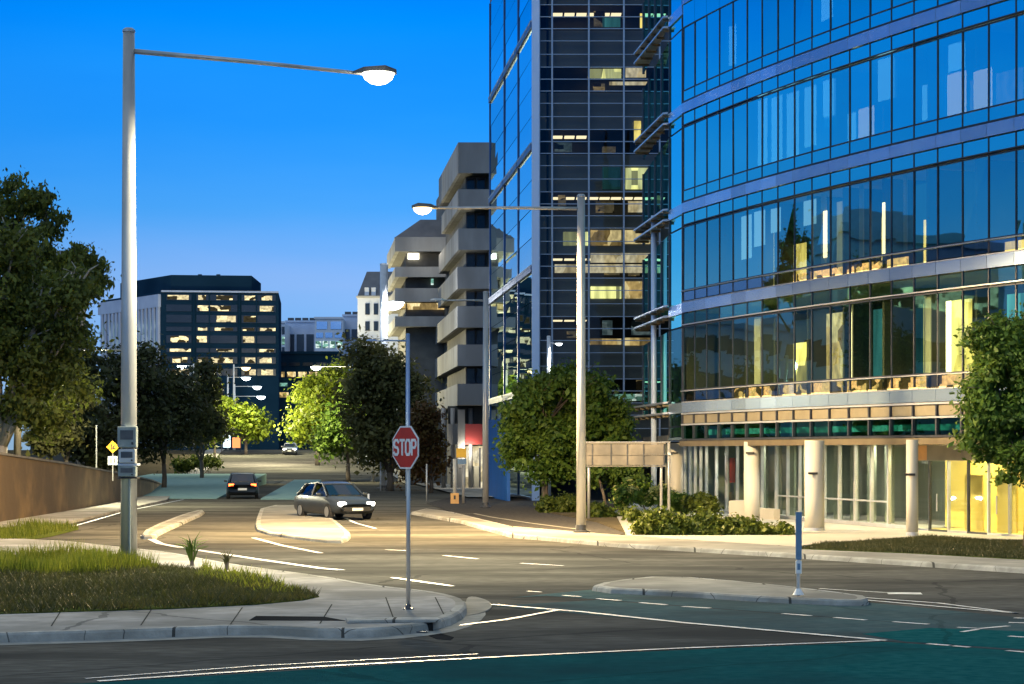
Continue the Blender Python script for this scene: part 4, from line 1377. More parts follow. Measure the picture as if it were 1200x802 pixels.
# ------------------------------------------------------------------ cars
def car(label, loc, rz, paint, front_on=False, tail_on=False):
    """local: length along x (front at +x), width along y"""
    root = empty('parked_car' if not (front_on or tail_on) else 'car', loc, label, 'car', None, rz)
    Mx = WM[root.name]

    def B(mb, name, mat, parent=root, **k):
        mb.v = [tuple(Mx @ Vector(q)) for q in mb.v]
        return mb.build(name, mat, parent, **k)

    def loft(secs):
        """secs: list of (x, [(y,z)...]) mirrored"""
        mb = MB()
        k = len(secs[0][1])
        for x, pts in secs:
            mb.v += [(x, -a, b) for a, b in pts] + [(x, a, b) for a, b in reversed(pts)]
        n = 2 * k
        for i in range(len(secs) - 1):
            for j in range(n):
                a, b = i * n + j, i * n + (j + 1) % n
                mb.f.append((a, b, b + n, a + n))
        mb.f.append(tuple(range(n)))
        mb.f.append(tuple(len(mb.v) - 1 - j for j in range(n)))
        return mb

    def sec(zlo, zsh, w):
        return [(w * .86, zlo), (w * .97, zlo + .1), (w, (zlo + zsh) / 2), (w * .96, zsh - .08), (w * .80, zsh), (w * .3, zsh + .02)]
    body = loft([(-2.2, sec(.38, .78, .78)), (-2.1, sec(.28, .92, .85)), (-1.5, sec(.2, .98, .9)), (0, sec(.2, .96, .91)),
                 (1.0, sec(.2, .94, .9)), (1.7, sec(.24, .82, .87)), (2.12, sec(.28, .70, .8)), (2.25, sec(.36, .6, .7))])
    bo = B(body, 'body', M[paint], smooth=True)

    def cab(w, zlo, zhi, a):
        return [(w, zlo), (w * .98, zlo + .02), (w * a, zhi - .08), (w * a * .9, zhi), (w * a * .4, zhi + .02)]
    g = loft([(-1.95, cab(.80, .9, .96, .9)), (-1.25, cab(.82, .9, 1.36, .78)), (-.2, cab(.83, .9, 1.42, .78)),
              (.35, cab(.82, .9, 1.36, .78)), (1.15, cab(.80, .88, .94, .9))])
    B(g, 'windows', M['g_car'])
    rf = loft([(-1.25, [(.6, 1.35), (.58, 1.385), (.2, 1.40)]), (-.2, [(.62, 1.41), (.6, 1.445), (.2, 1.46)]),
               (.38, [(.6, 1.35), (.57, 1.38), (.2, 1.395)])])
    B(rf, 'roof', M[paint], bo)
    for s in (-1, 1):
        for pp, rr in (([(1.12, s * .78, .93), (.36, s * .63, 1.37)], .035), ([(-1.9, s * .76, .95), (-1.25, s * .63, 1.37)], .05),
                       ([(-.3, s * .82, .93), (-.3, s * .64, 1.41)], .035)):
            B(MB().tube(pp, rr, 6), 'pillar', M[paint])
    for s in (-1, 1):
        for x in (-1.35, 1.35):
            w = B(MB().lathe((x, s * .8, .32), [(.2, -.1), (.32, -.09), (.33, 0), (.32, .09), (.2, .1)], 20, 'Y'), 'wheel', M['rubber'])
            B(MB().lathe((x, s * .8, .32), [(.05, -.115), (.2, -.11), (.21, 0), (.2, .11), (.05, .115)], 14, 'Y'), 'rim', M['steel'], w)
        B(MB().box((.75, s * .98, .98), (.12, .18, .12)), 'mirror', M[paint], bevel=.03)
        B(MB().box((2.16, s * .60, .63), (.14, .3, .13)), 'headlight', M['head'] if front_on else M['white_sign'], bevel=.03)
        B(MB().box((-2.14, s * .62, .78), (.12, .3, .15)), 'tail_light', M['tail'] if tail_on else M['red_sign'], bevel=.03)
    B(MB().box((2.24, 0, .42), (.08, 1.1, .18)), 'grille', M['black'], bevel=.02)
    B(MB().box((-2.2, 0, .55), (.03, .5, .12)), 'number_plate', M['white_sign'])
    B(MB().box((2.29, 0, .42), (.015, .45, .11)), 'number_plate', M['white_sign'])
    if front_on:
        for s in (-1, 1):
            p = Mx @ Vector((2.32, s * .60, .66))
            lamp('SPOT', p, 420, (1.0, .88, .62), .06, (R(84), 0, rz - R(90)), 75, .8, 'headlight_beam')
    return root


M['car_silver'] = pmat('silver_car_paint', (0.30, 0.31, 0.33), (0.33, 0.34, 0.36), 0.3, 0.6, scale=1, coat=.8)
M['car_dark'] = pmat('dark_car_paint', (0.03, 0.04, 0.05), (0.04, 0.05, 0.06), 0.45, 0.0, scale=1, coat=.25)
M['car_white'] = pmat('white_car_paint', (0.6, 0.6, 0.6), (0.66, 0.66, 0.66), 0.35, 0, scale=1, coat=.8)
c_ = W(417, 590, 82)
car('grey car with glaring headlights turning out beside the pale median', (c_.x - 1.0, 84.0, .012), R(-62), 'car_dark', front_on=True)
c_ = W(340, 524, 262)
car('distant car with headlights on at the top of the rise', (c_.x, 262, gz(262) + .04), R(-86), 'car_silver', front_on=True)
c_ = W(279, 568, 120)
car('dark car driving away with red tail lights lit, on the street left of the median', (c_.x, 122, .012), R(97), 'car_dark', tail_on=True)
# ================================================================== curved glass office building
MOD = 1.25
CP = [(6.62, 82.4)]
for k in range(23):
    a = R(15.3 + 10.6 * (k + .5) * MOD / 22.9)
    CP.append((CP[-1][0] + MOD * math.sin(a), CP[-1][1] - MOD * math.cos(a)))
NB = 22


def nrm_of(a, b):
    L = math.hypot(b[0] - a[0], b[1] - a[1])
    return ((b[1] - a[1]) / L, -(b[0] - a[0]) / L)


def off(p, n, d):
    return (p[0] + n[0] * d, p[1] + n[1] * d)


curved = empty('glass_office_building', (10, 74, 0), 'curved blue glass office building with white round columns at its foot', 'building')
PB = [5.04, 8.89, 12.74, 16.59]     # window sills
WH = 2.40
# outward normal of k-th bay: wallbox pushes to the right-hand side of a->b; going towards the camera (+X,-Y)
# the right-hand normal is (-cos, -sin) = outward


def band(name, z0, z1, t0, t1, mat, k0=0, k1=NB, joints=True):
    mb = MB()
    for k in range(k0, k1):
        a, b = CP[k], CP[k + 1]
        if joints:
            n = ((b[0] - a[0]) * .008, (b[1] - a[1]) * .008)
            a, b = (a[0] + n[0], a[1] + n[1]), (b[0] - n[0], b[1] - n[1])
        mb.wallbox(a, b, z0, z1, t0, t1)
    return mb.build(name, M[mat], curved)


def right_n(a, b):
    return nrm_of(a, b)


for fi, zb in enumerate(PB):
    gm = ('g_teal', 'g_mid', 'g_blue', 'g_blue')[fi]
    for k in range(NB):
        a, b = CP[k], CP[k + 1]
        n = right_n(a, b)
        z1 = zb + WH
        ux_ = ((b[0] - a[0]) / MOD, (b[1] - a[1]) / MOD)
        fr = MB()
        fr.wallbox(a, off(a, ux_, .05), zb - (1.32 if fi else .42), z1, -.04, .025)
        fr.wallbox(off(a, ux_, .05), b, zb - .045, zb, -.03, .03)
        fr.wallbox(off(a, ux_, .05), b, z1, z1 + .04, -.03, .03)
        w = fr.build('window', M['frame_dark'], curved)
        j = [random.uniform(-.006, .006) for _ in range(4)]
        A, Bp = off(a, ux_, .05), b
        pn = MB().quad((*off(A, n, j[0]), zb), (*off(Bp, n, j[1]), zb), (*off(Bp, n, j[2]), z1), (*off(A, n, j[3]), z1))
        pn.build('pane', M[gm], w)
    low = fi <= 1
    # below the sill: clear strip, proud silver panel, dark strip, transom
    band('glass_strip', zb - .42, zb - .05, -.01, .01, 'g_strip' if low else 'g_blue')
    band('silver_spandrel', zb - .88, zb - .50, -.04, .07, 'lavender')
    if fi:
        band('glass_strip', zb - 1.33, zb - .92, -.01, .01, 'g_teal' if low else 'g_blue')
        band('transom', zb - 1.37, zb - 1.33, -.03, .05, 'frame_light' if low else 'frame_dark', joints=False)
    band('transom', zb - .07 if low else zb - .455, zb - .045 if low else zb - .425, -.03, .12 if low else .05, 'frame_light' if low else 'frame_dark', joints=False)
    band('transom', zb - .495, zb - .465, -.03, .08, 'frame_light' if low else 'frame_dark', joints=False)
# top parapet
band('glass_strip', 19.03, 19.9, -.01, .01, 'g_blue')
band('parapet', 19.9, 21.2, -.2, .06, 'lavender')
# low bands over the ground floor
band('beige_panels', 3.74, 4.06, -.06, .02, 'beige')
band('transom', 3.66, 3.72, -.05, .10, 'frame_light', joints=False)
band('ledge', 4.08, 4.14, -.05, .10, 'frame_light', joints=False)
band('green_strip_glass', 3.16, 3.64, -.01, .01, 'g_green')
mb = MB()
mb2 = MB()
for k in range(NB + 1):
    a = CP[k]
    b = CP[k + 1]
    u = ((b[0] - a[0]) / MOD, (b[1] - a[1]) / MOD)
    mb.wallbox(a, off(a, u, .07), 3.16, 4.07, -.04, .09)
mb.parts('divider', M['frame_dark'], curved)
band('transom', 3.08, 3.14, -.05, .12, 'frame_dark', joints=False)
band('soffit_edge', 2.86, 3.06, -.6, .16, 'soffit', joints=False)
# slabs / interior shells
def inner_poly(t0, t1, k0=0, k1=NB):
    P = []
    for k in range(k0, k1 + 1):
        n = right_n(CP[min(k, NB - 1)], CP[min(k, NB - 1) + 1])
        P.append(off(CP[k], n, -t0))
    Q = []
    for k in range(k0, k1 + 1):
        n = right_n(CP[min(k, NB - 1)], CP[min(k, NB - 1) + 1])
        Q.append(off(CP[k], n, -t1))
    return P, Q


def ring(name, z0, z1, t0, t1, mat, k0=0, k1=NB, parent=curved):
    P, Q = inner_poly(t0, t1, k0, k1)
    mb = MB()
    for i in range(len(P) - 1):
        mb.hexa([(*P[i], z0), (*P[i + 1], z0), (*Q[i + 1], z0), (*Q[i], z0), (*P[i], z1), (*P[i + 1], z1), (*Q[i + 1], z1), (*Q[i], z1)])
    return mb.build(name, M[mat], parent)


for zb in PB + [20.44]:
    ring('floor_slab', zb - .9, zb - .48, .12, 7.0, 'inside_mid')
ring('soffit', 3.0, 3.055, .62, 9.0, 'soffit')
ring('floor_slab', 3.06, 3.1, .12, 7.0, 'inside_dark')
# back walls, floor by floor, with differently lit rooms
LIT = {0: ['r_dim', 'r_dim', 'r_dim', 'r_dim', 'r_olive', 'r_olive', 'r_yellow', 'r_olive', 'r_warm', 'r_dim', 'r_dim', 'r_dim', 'r_dim', 'r_yellow', 'r_yellow', 'r_yellow', 'r_dim', 'r_olive', 'r_dim'],
       1: [None, None, None, None, 'r_olive', 'r_yellow', 'r_yellow', 'r_yellow', 'r_olive', None, None, 'r_yellow', 'r_dim', 'r_yellow', None, None, None, 'r_dim'],
       2: [None] * 9 + ['r_olive', None, None, 'r_dim', None, None, 'r_pale', 'r_pale', None],
       3: [None] * 18}
for fi, zb in enumerate(PB):
    for k in range(NB):
        m_ = LIT[fi][k] if k < len(LIT[fi]) else None
        if m_ is None:
            continue
        t = 1.2 if m_ in ('r_yellow', 'r_warm', 'r_pale') else 1.6
        frac = {'r_pale': .52, 'r_yellow': random.choice([.45, .6, .95])}.get(m_, .97)
        ring('lit_room', zb - .40, zb + WH * frac, t, t + .08, m_, k, k + 1)
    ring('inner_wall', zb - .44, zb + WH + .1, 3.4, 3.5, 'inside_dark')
    mb = MB()
    for k in range(0, NB, 2):
        n = right_n(CP[k], CP[k + 1])
        a, b = off(CP[k], n, -.5), off(CP[k], n, -3.3)
        mb.wallbox(a, b, zb - .44, zb + WH + .1, -.06, .06)
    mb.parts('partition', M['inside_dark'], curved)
# blinds and curtains hung behind some panes
for fi, k, fa, fb, h0, m_ in ((2, 5, .1, .5, 0, 'lavender'), (2, 6, .1, .55, 0, 'lavender'), (2, 7, .1, .6, 0, 'lavender'), (2, 4, .2, .7, 0, 'lavender'),
                           (2, 8, .2, .8, .4, 'lavender'), (2, 9, .3, .9, .3, 'lavender'), (2, 12, .1, .9, .45, 'cream'), (1, 9, .1, .35, 0, 'cream'),
                           (1, 11, .1, .3, 0, 'cream'), (0, 14, .1, .4, 0, 'cream'), (0, 5, .0, .4, 0, 'cream'), (0, 10, .6, .75, 0, 'cream'),
                           (3, 11, .2, .8, .4, 'lavender'), (3, 13, .1, .6, .5, 'lavender'), (1, 13, .2, .35, 0, 'cream')):
    a, b = CP[k], CP[k + 1]
    p = (a[0] + (b[0] - a[0]) * fa, a[1] + (b[1] - a[1]) * fa)
    q = (a[0] + (b[0] - a[0]) * fb, a[1] + (b[1] - a[1]) * fb)
    MB().wallbox(p, q, PB[fi] + WH * h0, PB[fi] + WH, -.32, -.28).build('blind', M[m_], curved)
M['lit_blind'] = emit('lit_blind', (0.25, 0.75, 1.0), 4.0)
M['lit_blind_soft'] = emit('soft_lit_blind', (0.30, 0.62, 0.85), 1.0)
M['lit_blind_warm'] = emit('warm_lit_blind', (0.9, 0.75, 0.42), 4.5)
for fi, k, fa, fb, h0, h1, m_ in ((2, 5, .35, .95, 0, 1, 'lit_blind'), (2, 6, .25, .9, .02, .97, 'lit_blind'), (2, 7, .2, .9, 0, .95, 'lit_blind'), (2, 8, .25, .9, .1, .95, 'lit_blind'),
        (2, 9, .3, .85, .45, .96, 'lit_blind'), (2, 10, .6, 1, 0, .4, 'lit_blind'), (2, 11, .15, .9, 0, .42, 'lit_blind_warm'), (2, 12, .1, .8, .45, 1, 'lit_blind'),
        (2, 15, .15, .9, 0, .55, 'lit_blind_warm'), (2, 15, .2, .85, .58, .92, 'lit_blind'), (2, 16, .2, .9, 0, .5, 'lit_blind_warm'), (2, 14, .1, .3, .05, .5, 'lit_blind'),
        (3, 9, .2, .8, .2, 1, 'lit_blind'), (3, 10, .1, .9, .5, 1, 'lit_blind'), (3, 13, .2, .5, .1, .5, 'lit_blind'), (3, 3, .3, .8, .1, .7, 'lit_blind'),
        (1, 4, .2, .9, .3, .95, 'lit_blind'), (1, 5, .1, .8, .45, .97, 'lit_blind'), (1, 6, .2, .8, .6, .95, 'lit_blind'), (1, 8, .2, .9, .6, .95, 'lit_blind'),
        (1, 9, .3, .5, .1, .75, 'lit_blind_warm'), (1, 12, .3, .42, .0, .7, 'lit_blind_warm'), (0, 15, .1, .3, 0, .9, 'lit_blind_warm'), (0, 10, .7, .78, 0, .9, 'lit_blind_warm')):
    if k >= NB:
        continue
    a, b = CP[k], CP[k + 1]
    p = (a[0] + (b[0] - a[0]) * fa, a[1] + (b[1] - a[1]) * fa)
    q = (a[0] + (b[0] - a[0]) * fb, a[1] + (b[1] - a[1]) * fb)
    MB().wallbox(p, q, PB[fi] + WH * h0, PB[fi] + WH * h1, -.24, -.22).build('blind', M['lit_blind_soft' if (fi == 1 and m_ == 'lit_blind') else m_], curved)
# lit green strip above the canopy
ring('strip_lighting', 3.30, 3.50, .9, .95, 'r_cold')
ring('inner_wall', 3.12, 4.6, 1.6, 1.7, 'inside_dark')
ring('lit_sill_rooms', 4.58, 4.98, .6, .64, 'r_sill', 3, 22)
ring('lit_sill_rooms', 8.42, 8.80, .6, .64, 'r_sill', 7, 13)
ring('lit_sill_rooms', 8.42, 8.80, .6, .64, 'r_yellow', 17, 19)
# end wall and rear
n0 = right_n(CP[0], CP[1])
MB().wallbox(off(CP[0], n0, -.1), off(CP[0], n0, -30), 3.1, 21, .0, .2).build('end_wall', M['inside_dark'], curved)
nE = right_n(CP[NB - 1], CP[NB])
MB().wallbox(off(CP[NB], nE, -30), off(CP[NB], nE, -.12), 0.02, 21, .0, .2).build('end_wall', M['frame_light'], curved)
P, Q = inner_poly(.1, 30)
MB().prism(P + Q[::-1], 20.3, 20.8).build('roof', M['conc_dark'], curved)
ring('rear_wall', 0.02, 20.3, 29.6, 30, 'conc_grey')

# the deeper end bay: narrow glass strip, then the recess with sun blades
EB = [(6.62, 82.45), (6.29, 85.0)]
n_ = nrm_of(EB[1], EB[0])
for fi, zb in enumerate([1.19] + PB + [20.44]):
    gl = 'g_teal' if fi <= 1 else 'g_blue'
    w = MB().wallbox(EB[1], off(EB[1], (0.128, -.99), .06), max(zb - 1.4, 3.1), zb + WH, -.05, .05).wallbox(
        off(EB[0], (-.128, .99), .10), EB[0], max(zb - 1.4, 3.1), zb + WH, -.05, .05).build('window', M['frame_dark'], curved)
    MB().quad((*EB[1], max(zb - 1.38, 3.1)), (*EB[0], max(zb - 1.38, 3.1)), (*EB[0], zb + WH), (*EB[1], zb + WH)).build('pane', M[gl], w)
    band_m = MB().wallbox(EB[1], EB[0], zb - .9 if zb > 3 else 3.1, zb - .5 if zb > 3 else 3.2, -.04, .06)
    band_m.build('silver_spandrel', M['lavender'], curved)
MB().wallbox(off(EB[1], n_, -1.2), off(EB[0], n_, -1.2), 3.1, 23, -.05, .05).build('inner_wall', M['inside_dark'], curved)
RC = [(6.25, 85.1), (5.92, 96.0)]          # recessed wall
nr = nrm_of(RC[1], RC[0])
for fi, zb in enumerate(PB + [20.44]):
    for q in range(4):
        t0, t1 = q / 4, (q + 1) / 4
        a = (RC[1][0] + (RC[0][0] - RC[1][0]) * t0, RC[1][1] + (RC[0][1] - RC[1][1]) * t0)
        b = (RC[1][0] + (RC[0][0] - RC[1][0]) * t1, RC[1][1] + (RC[0][1] - RC[1][1]) * t1)
        fr = MB().wallbox(a, off(a, (.03, -1), .08), zb - .8, zb + WH, -.05, .06)
        w = fr.build('recess_window', M['frame_dark'], curved)
        MB().quad((*a, zb - .8), (*b, zb - .8), (*b, zb + WH), (*a, zb + WH)).build('pane', M['g_blue'], w)
    for dz, lab in ((-.48, 0), (.55 - 1.45, 1)):
        bl = MB()
        a, b = (5.55, 93.0), (6.32, 85.1)
        z = zb + dz
        bl.hexa([(5.3, 93, z), (6.02, 85.1, z), (6.22, 85.1, z + .02), (5.98, 93, z + .02), (5.3, 93, z + .07), (6.02, 85.1, z + .07),
                 (6.22, 85.1, z + .09), (5.98, 93, z + .09)])
        sb = bl.build('sun_blade', M['frame_light'], curved)
        st = MB()
        for q in range(6):
            t = q / 5
            st.box((5.66 + .48 * t, 92.8 - 7.5 * t, z - .06), (.6 - .35 * t, .05, .1), R(4))
        st.parts('bracket', M['soffit'], sb)
MB().wallbox(RC[1], RC[0], 3.0, 3.3, -.05, .05).build('inner_wall', M['inside_dark'], curved)
MB().wallbox(off(RC[1], nr, -1.4), off(RC[0], nr, -1.4), 3.3, 23, -.05, .05).build('inner_wall', M['inside_dark'], curved)
# slim white pipe column in the recess
MB().tube([(5.92, 89, 0.05), (5.92, 89, 12.5)], .12, 12).build('pipe_column', M['pale_col'], curved, smooth=True)
# ground floor: columns, glass wall, plinth, entrance box
for (px_, py_, w_) in ((792, 603, 17), (881, 613, 18.5), (954.5, 622.5, 23), (1069, 628, 14)):
    Xc, Yc = G(px_, py_, .1)
    r_ = w_ / 2 / F * Yc
    c_o = MB().lathe((Xc, Yc, .1), [(r_, 0), (r_, .9), (r_, 2.9)], 28).build('column', M['cream'], curved)
    for p in c_o.data.polygons:
        p.use_smooth = len(p.vertices) == 4
    MB().lathe((Xc, Yc, .1), [(r_ * 1.06, 0), (r_ * 1.06, .10), (r_ * 1.02, .11)], 28).build('base_ring', M['frame_light'], c_o)
    MB().box((Xc - .1, Yc - r_ - .02, 1.95 if px_ > 900 else 2.6), (.3, .06, .07)).build('wall_light', M['black'], c_o)
GW = [(7.55, 96), (8.2, 90), (9.35, 84.5), (10.1, 81.5), (11.2, 76.5), (12.5, 70.8), (13.05, 69.3)]
for i in range(len(GW) - 1):
    a, b = GW[i], GW[i + 1]
    L = math.hypot(b[0] - a[0], b[1] - a[1])
    nn_ = max(1, round(L / 1.3))
    for q in range(nn_):
        p0 = (a[0] + (b[0] - a[0]) * q / nn_, a[1] + (b[1] - a[1]) * q / nn_)
        p1 = (a[0] + (b[0] - a[0]) * (q + 1) / nn_, a[1] + (b[1] - a[1]) * (q + 1) / nn_)
        u = ((p1[0] - p0[0]) / L * nn_, (p1[1] - p0[1]) / L * nn_)
        fr = MB().wallbox(p0, off(p0, u, .09), .12, 2.98, -.05, .07).wallbox(off(p0, u, .09), p1, .12, .24, -.05, .07)
        if i in (3, 4):
            fr.wallbox(off(p0, u, .09), p1, .95, 1.0, -.04, .05)
        w = fr.build('shopfront_window', M['frame_light'], curved)
        MB().quad((*off(p0, u, .09), .24), (*p1, .24), (*p1, 2.98), (*off(p0, u, .09), 2.98)).build('pane', M['g_clear'], w)
M['lobby_wall'] = pmat('lobby_wall', (0.30, 0.32, 0.24), (0.20, 0.22, 0.17), 0.6, scale=.5, stretch=(1, 1, .1), dirt=(0.22, 0.25, 0.2), dscale=.8)
MB().wallbox((11.5, 97), (16.5, 74), .1, 3.0, -.1, .1).build('lobby_wall', M['lobby_wall'], curved)
lob = MB()
for i in range(9):
    t = i / 9
    lob.wallbox((10.3 + 3.4 * t, 88 - 13.5 * t), (10.45 + 3.4 * t, 87.4 - 13.5 * t), .1, 3.0, -.05, .05)
lob.parts('lobby_partition', M['lobby_wall'], curved)
MB().wallbox((7.0, 97.6), (12.2, 97.6), .1, 3.0, 0, .2).build('lobby_wall', M['lobby_wall'], curved)
MB().prism([(7.6, 96), (9.4, 84.6), (12.4, 71), (13.2, 69.3), (17, 72), (12, 97)], .111, .125).build('lobby_floor', M['cream'], curved)
for (x, y) in ((9.9, 88), (11.2, 82.6), (12.6, 76.5), (13.6, 72)):
    cl = MB().box((x, y, 2.95), (1.2, .5, .06), R(20)).build('ceiling_light', M['ceil'], curved)
    lamp('AREA', (x, y, 2.88), 85, (1.0, .92, .70), 1.2, name='ceiling_area', sizey=.5)
for (x, y) in ((8.3, 87.5), (9.25, 80.3), (10.3, 75.2), (11.5, 71.4)):
    MB().lathe((x, y, 2.95), [(.12, 0), (.12, .05)], 12).build('downlight', M['ceil'], curved)
    lamp('SPOT', (x, y, 2.9), 150, (1.0, .95, .80), .1, (0, 0, 0), 140, .7, 'downlight_beam')
MB().box((9.0, 84.0, .38), (.7, 1.6, .7), R(-14)).build('plinth', M['cream'], curved)
MB().wallbox((9.45, 82.6), (10.0, 79.6), .1, .5, 0, .25).build('plinth', M['cream'], curved)
pst = MB().box((8.95, 86.5, 1.9), (.25, .06, 1.0), R(10)).build('poster', M['red_panel'], curved)
# yellow-lit entrance box at the right
EN = [(13.05, 69.3), (13.35, 68.2), (14.9, 63.9), (15.6, 62.0), (16.6, 59.5)]
M['yellow_wall'] = pmat('yellow_wall', (0.72, 0.58, 0.16), (0.60, 0.47, 0.12), 0.5, scale=.4, stretch=(1, 1, .2))
for i in range(len(EN) - 1):
    a, b = EN[i], EN[i + 1]
    L = math.hypot(b[0] - a[0], b[1] - a[1])
    nn_ = max(1, round(L / 1.15))
    for q in range(nn_):
        p0 = (a[0] + (b[0] - a[0]) * q / nn_, a[1] + (b[1] - a[1]) * q / nn_)
        p1 = (a[0] + (b[0] - a[0]) * (q + 1) / nn_, a[1] + (b[1] - a[1]) * (q + 1) / nn_)
        u = ((p1[0] - p0[0]) / L * nn_, (p1[1] - p0[1]) / L * nn_)
        fr = MB().wallbox(p0, off(p0, u, .06), .11, 2.35, -.04, .05).wallbox(off(p0, u, .06), p1, .11, .17, -.04, .05)
        w = fr.build('entrance_window', M['frame_dark' if (i + q) % 2 else 'frame_light'], curved)
        MB().quad((*off(p0, u, .06), .17), (*p1, .17), (*p1, 2.35), (*off(p0, u, .06), 2.35)).build('pane', M['g_clear'], w)
        if (i + q) % 3 == 1:
            mid = ((p0[0] + p1[0]) / 2, (p0[1] + p1[1]) / 2)
            n_ = nrm_of(p0, p1)
            m2 = off(mid, n_, .08)
            MB().tube([(m2[0], m2[1], .75), (m2[0], m2[1], 1.3)], .02, 6).build('door_handle', M['frame_light'], w)
for i in range(len(EN) - 1):
    MB().wallbox(EN[i], EN[i + 1], 2.36, 2.84, -.1, .1).build('fascia', M['beige' if i else 'orange_sign'], curved)
MB().wallbox((14.6, 71.5), (18.6, 62.5), .1, 2.84, -.1, .1).build('yellow_wall', M['yellow_wall'], curved)
MB().prism([(13.2, 69.3), (15, 63.9), (16.6, 59.5), (19, 62), (14.6, 71.5)], .111, .125).build('lobby_floor', M['yellow_wall'], curved)
MB().prism([(13.2, 69.3), (15, 63.9), (16.6, 59.5), (19, 62), (14.6, 71.5)], 2.86, 2.9).build('ceiling', M['cream'], curved)
lob = MB()
for i in range(4):
    t = (i + .5) / 4
    lob.wallbox((14.2 + 2.6 * t, 69.2 - 7.0 * t), (14.6 + 2.6 * t, 68.4 - 7.0 * t), .13, 1.9, -.04, .04)
lob.parts('screen', M['yellow_wall'], curved)
for (x, y) in ((14.4, 69), (15.6, 65.9), (16.8, 62.5)):
    MB().box((x, y, 2.82), (.9, .5, .05), R(20)).build('ceiling_light', M['ceil'], curved)
    lamp('AREA', (x, y, 2.76), 130, (1.0, .82, .42), .9, name='ceiling_area', sizey=.5)

# ================================================================== dark glass tower
TY = 115.0
tower = empty('glass_tower', (5, 118, 0), 'tall dark glass tower with a sky-blue left side and a pale corner column', 'building')
tx = lambda x: (x - 600) / F * TY
PITCH = 3.36
VB = [22.1 - PITCH * k for k in range(-3, 7)]      # bottoms of the clear rows
bays = [632, 647, 690, 731, 773, 815]
hz_ = lambda z: z
for ri, zb in enumerate(VB):
    for bi in range(len(bays) - 1):
        xa, xb = tx(bays[bi]), tx(bays[bi + 1])
        mb = MB()
        mb.box((xa, TY - .03, zb + PITCH / 2 - .0), (.09, .16, PITCH - .004))
        for dz in (0, .64):
            mb.box(((xa + xb) / 2, TY - .02, zb + dz), (xb - xa - .1, .10, .045))
        w = mb.build('window', M['frame_mid'], tower)
        MB().quad((xa, TY, zb), (xb, TY, zb), (xb, TY, zb + 1.29), (xa, TY, zb + 1.29)).build('pane', M['g_side' if bi == 0 and False else 'g_dark'], w)
    sp = MB()
    for dz in (1.29, 1.98, 2.7):
        sp.box(((tx(632) + tx(815)) / 2, TY - .022, zb + dz), (tx(815) - tx(632), .09, .038))
    sp.parts('transom', M['frame_mid'], tower)
    MB().quad((tx(632), TY + .01, zb + 1.29), (tx(815), TY + .01, zb + 1.29), (tx(815), TY + .01, zb + PITCH), (tx(632), TY + .01, zb + PITCH)).build('spandrel_glass', M['g_dark'], tower)
    MB().box(((tx(632) + tx(815)) / 2, TY + .35, zb + 2.33), (tx(815) - tx(632), .1, 2.0)).build('spandrel_backing', M['spandrel'], tower)
    MB().box(((tx(632) + tx(815)) / 2, TY + 3.5, zb - .1), (tx(815) - tx(632), 6.0, .15)).build('floor_slab', M['inside_dark'], tower)
MB().box(((tx(625) + tx(815)) / 2, TY + 3.4, 17), (tx(815) - tx(625), .15, 34)).build('inner_wall', M['inside_dark'], tower)
# lit rooms: (photo x0, x1, y0, y1, material)
for i, (x0, x1, y0, y1, m_) in enumerate(((750, 762, 16, 33, 'r_yellow'), (706, 727, 21, 32, 'r_dim'), (690, 728, 81, 92, 'r_olive'), (733, 757, 80, 91, 'r_pale'),
                         (714, 762, 96, 100, 'r_pale'), (743, 751, 142, 166, 'r_yellow'), (706, 727, 196, 222, 'r_dim'), (733, 762, 197, 222, 'r_olive'),
                         (736, 762, 236, 249, 'r_pale'), (660, 689, 272, 288, 'r_olive'), (692, 728, 270, 288, 'r_warm'), (732, 762, 270, 286, 'r_warm'),
                         (692, 762, 297, 308, 'r_pale'), (650, 762, 310, 320, 'r_pale'), (692, 728, 336, 350, 'r_olive'), (731, 762, 330, 350, 'r_warm'),
                         (690, 728, 397, 404, 'r_warm'), (731, 762, 396, 405, 'r_warm'), (695, 762, 462, 470, 'r_cold'))):
    y_ = TY + .27
    a, b = W(x0, y1, y_), W(x1, y0, y_)
    MB().box(((a.x + b.x) / 2, y_, (a.z + b.z) / 2), (b.x - a.x, .05, b.z - a.z)).build('lit_room', M[m_], tower)
RR = random.Random(5)
for ri, zb in enumerate(VB):
    for bi in range(1, 4):
        if RR.random() < .75:
            xa, xb = tx(bays[bi]), tx(bays[bi + 1])
            w0 = RR.uniform(.2, .6) * (xb - xa)
            x0 = RR.uniform(xa + .1, xb - w0 - .1)
            h0 = RR.uniform(.25, .75)
            MB().box((x0 + w0 / 2, TY + 1.2, zb + .1 + h0), (w0, .05, h0 * 1.2)).build('dim_room', M[RR.choice(['r_tdim', 'r_tdim2', 'r_tdim'])], tower)
        if RR.random() < .55:
            xa, xb = tx(bays[bi]), tx(bays[bi + 1])
            for q in range(3):
                MB().box((xa + (xb - xa) * (q + .5) / 3, TY + 2.2, zb + 1.2), (.55, .9, .04)).build('ceiling_light', M['r_tceil'], tower)
MB().box((tx(627.5), TY - .1, 17), (.40, .5, 34)).build('corner_column', M['pale_col'], tower)
MB().box((tx(632) - .02, TY - .05, 17), (.08, .2, 34)).build('mullion', M['frame_light'], tower)
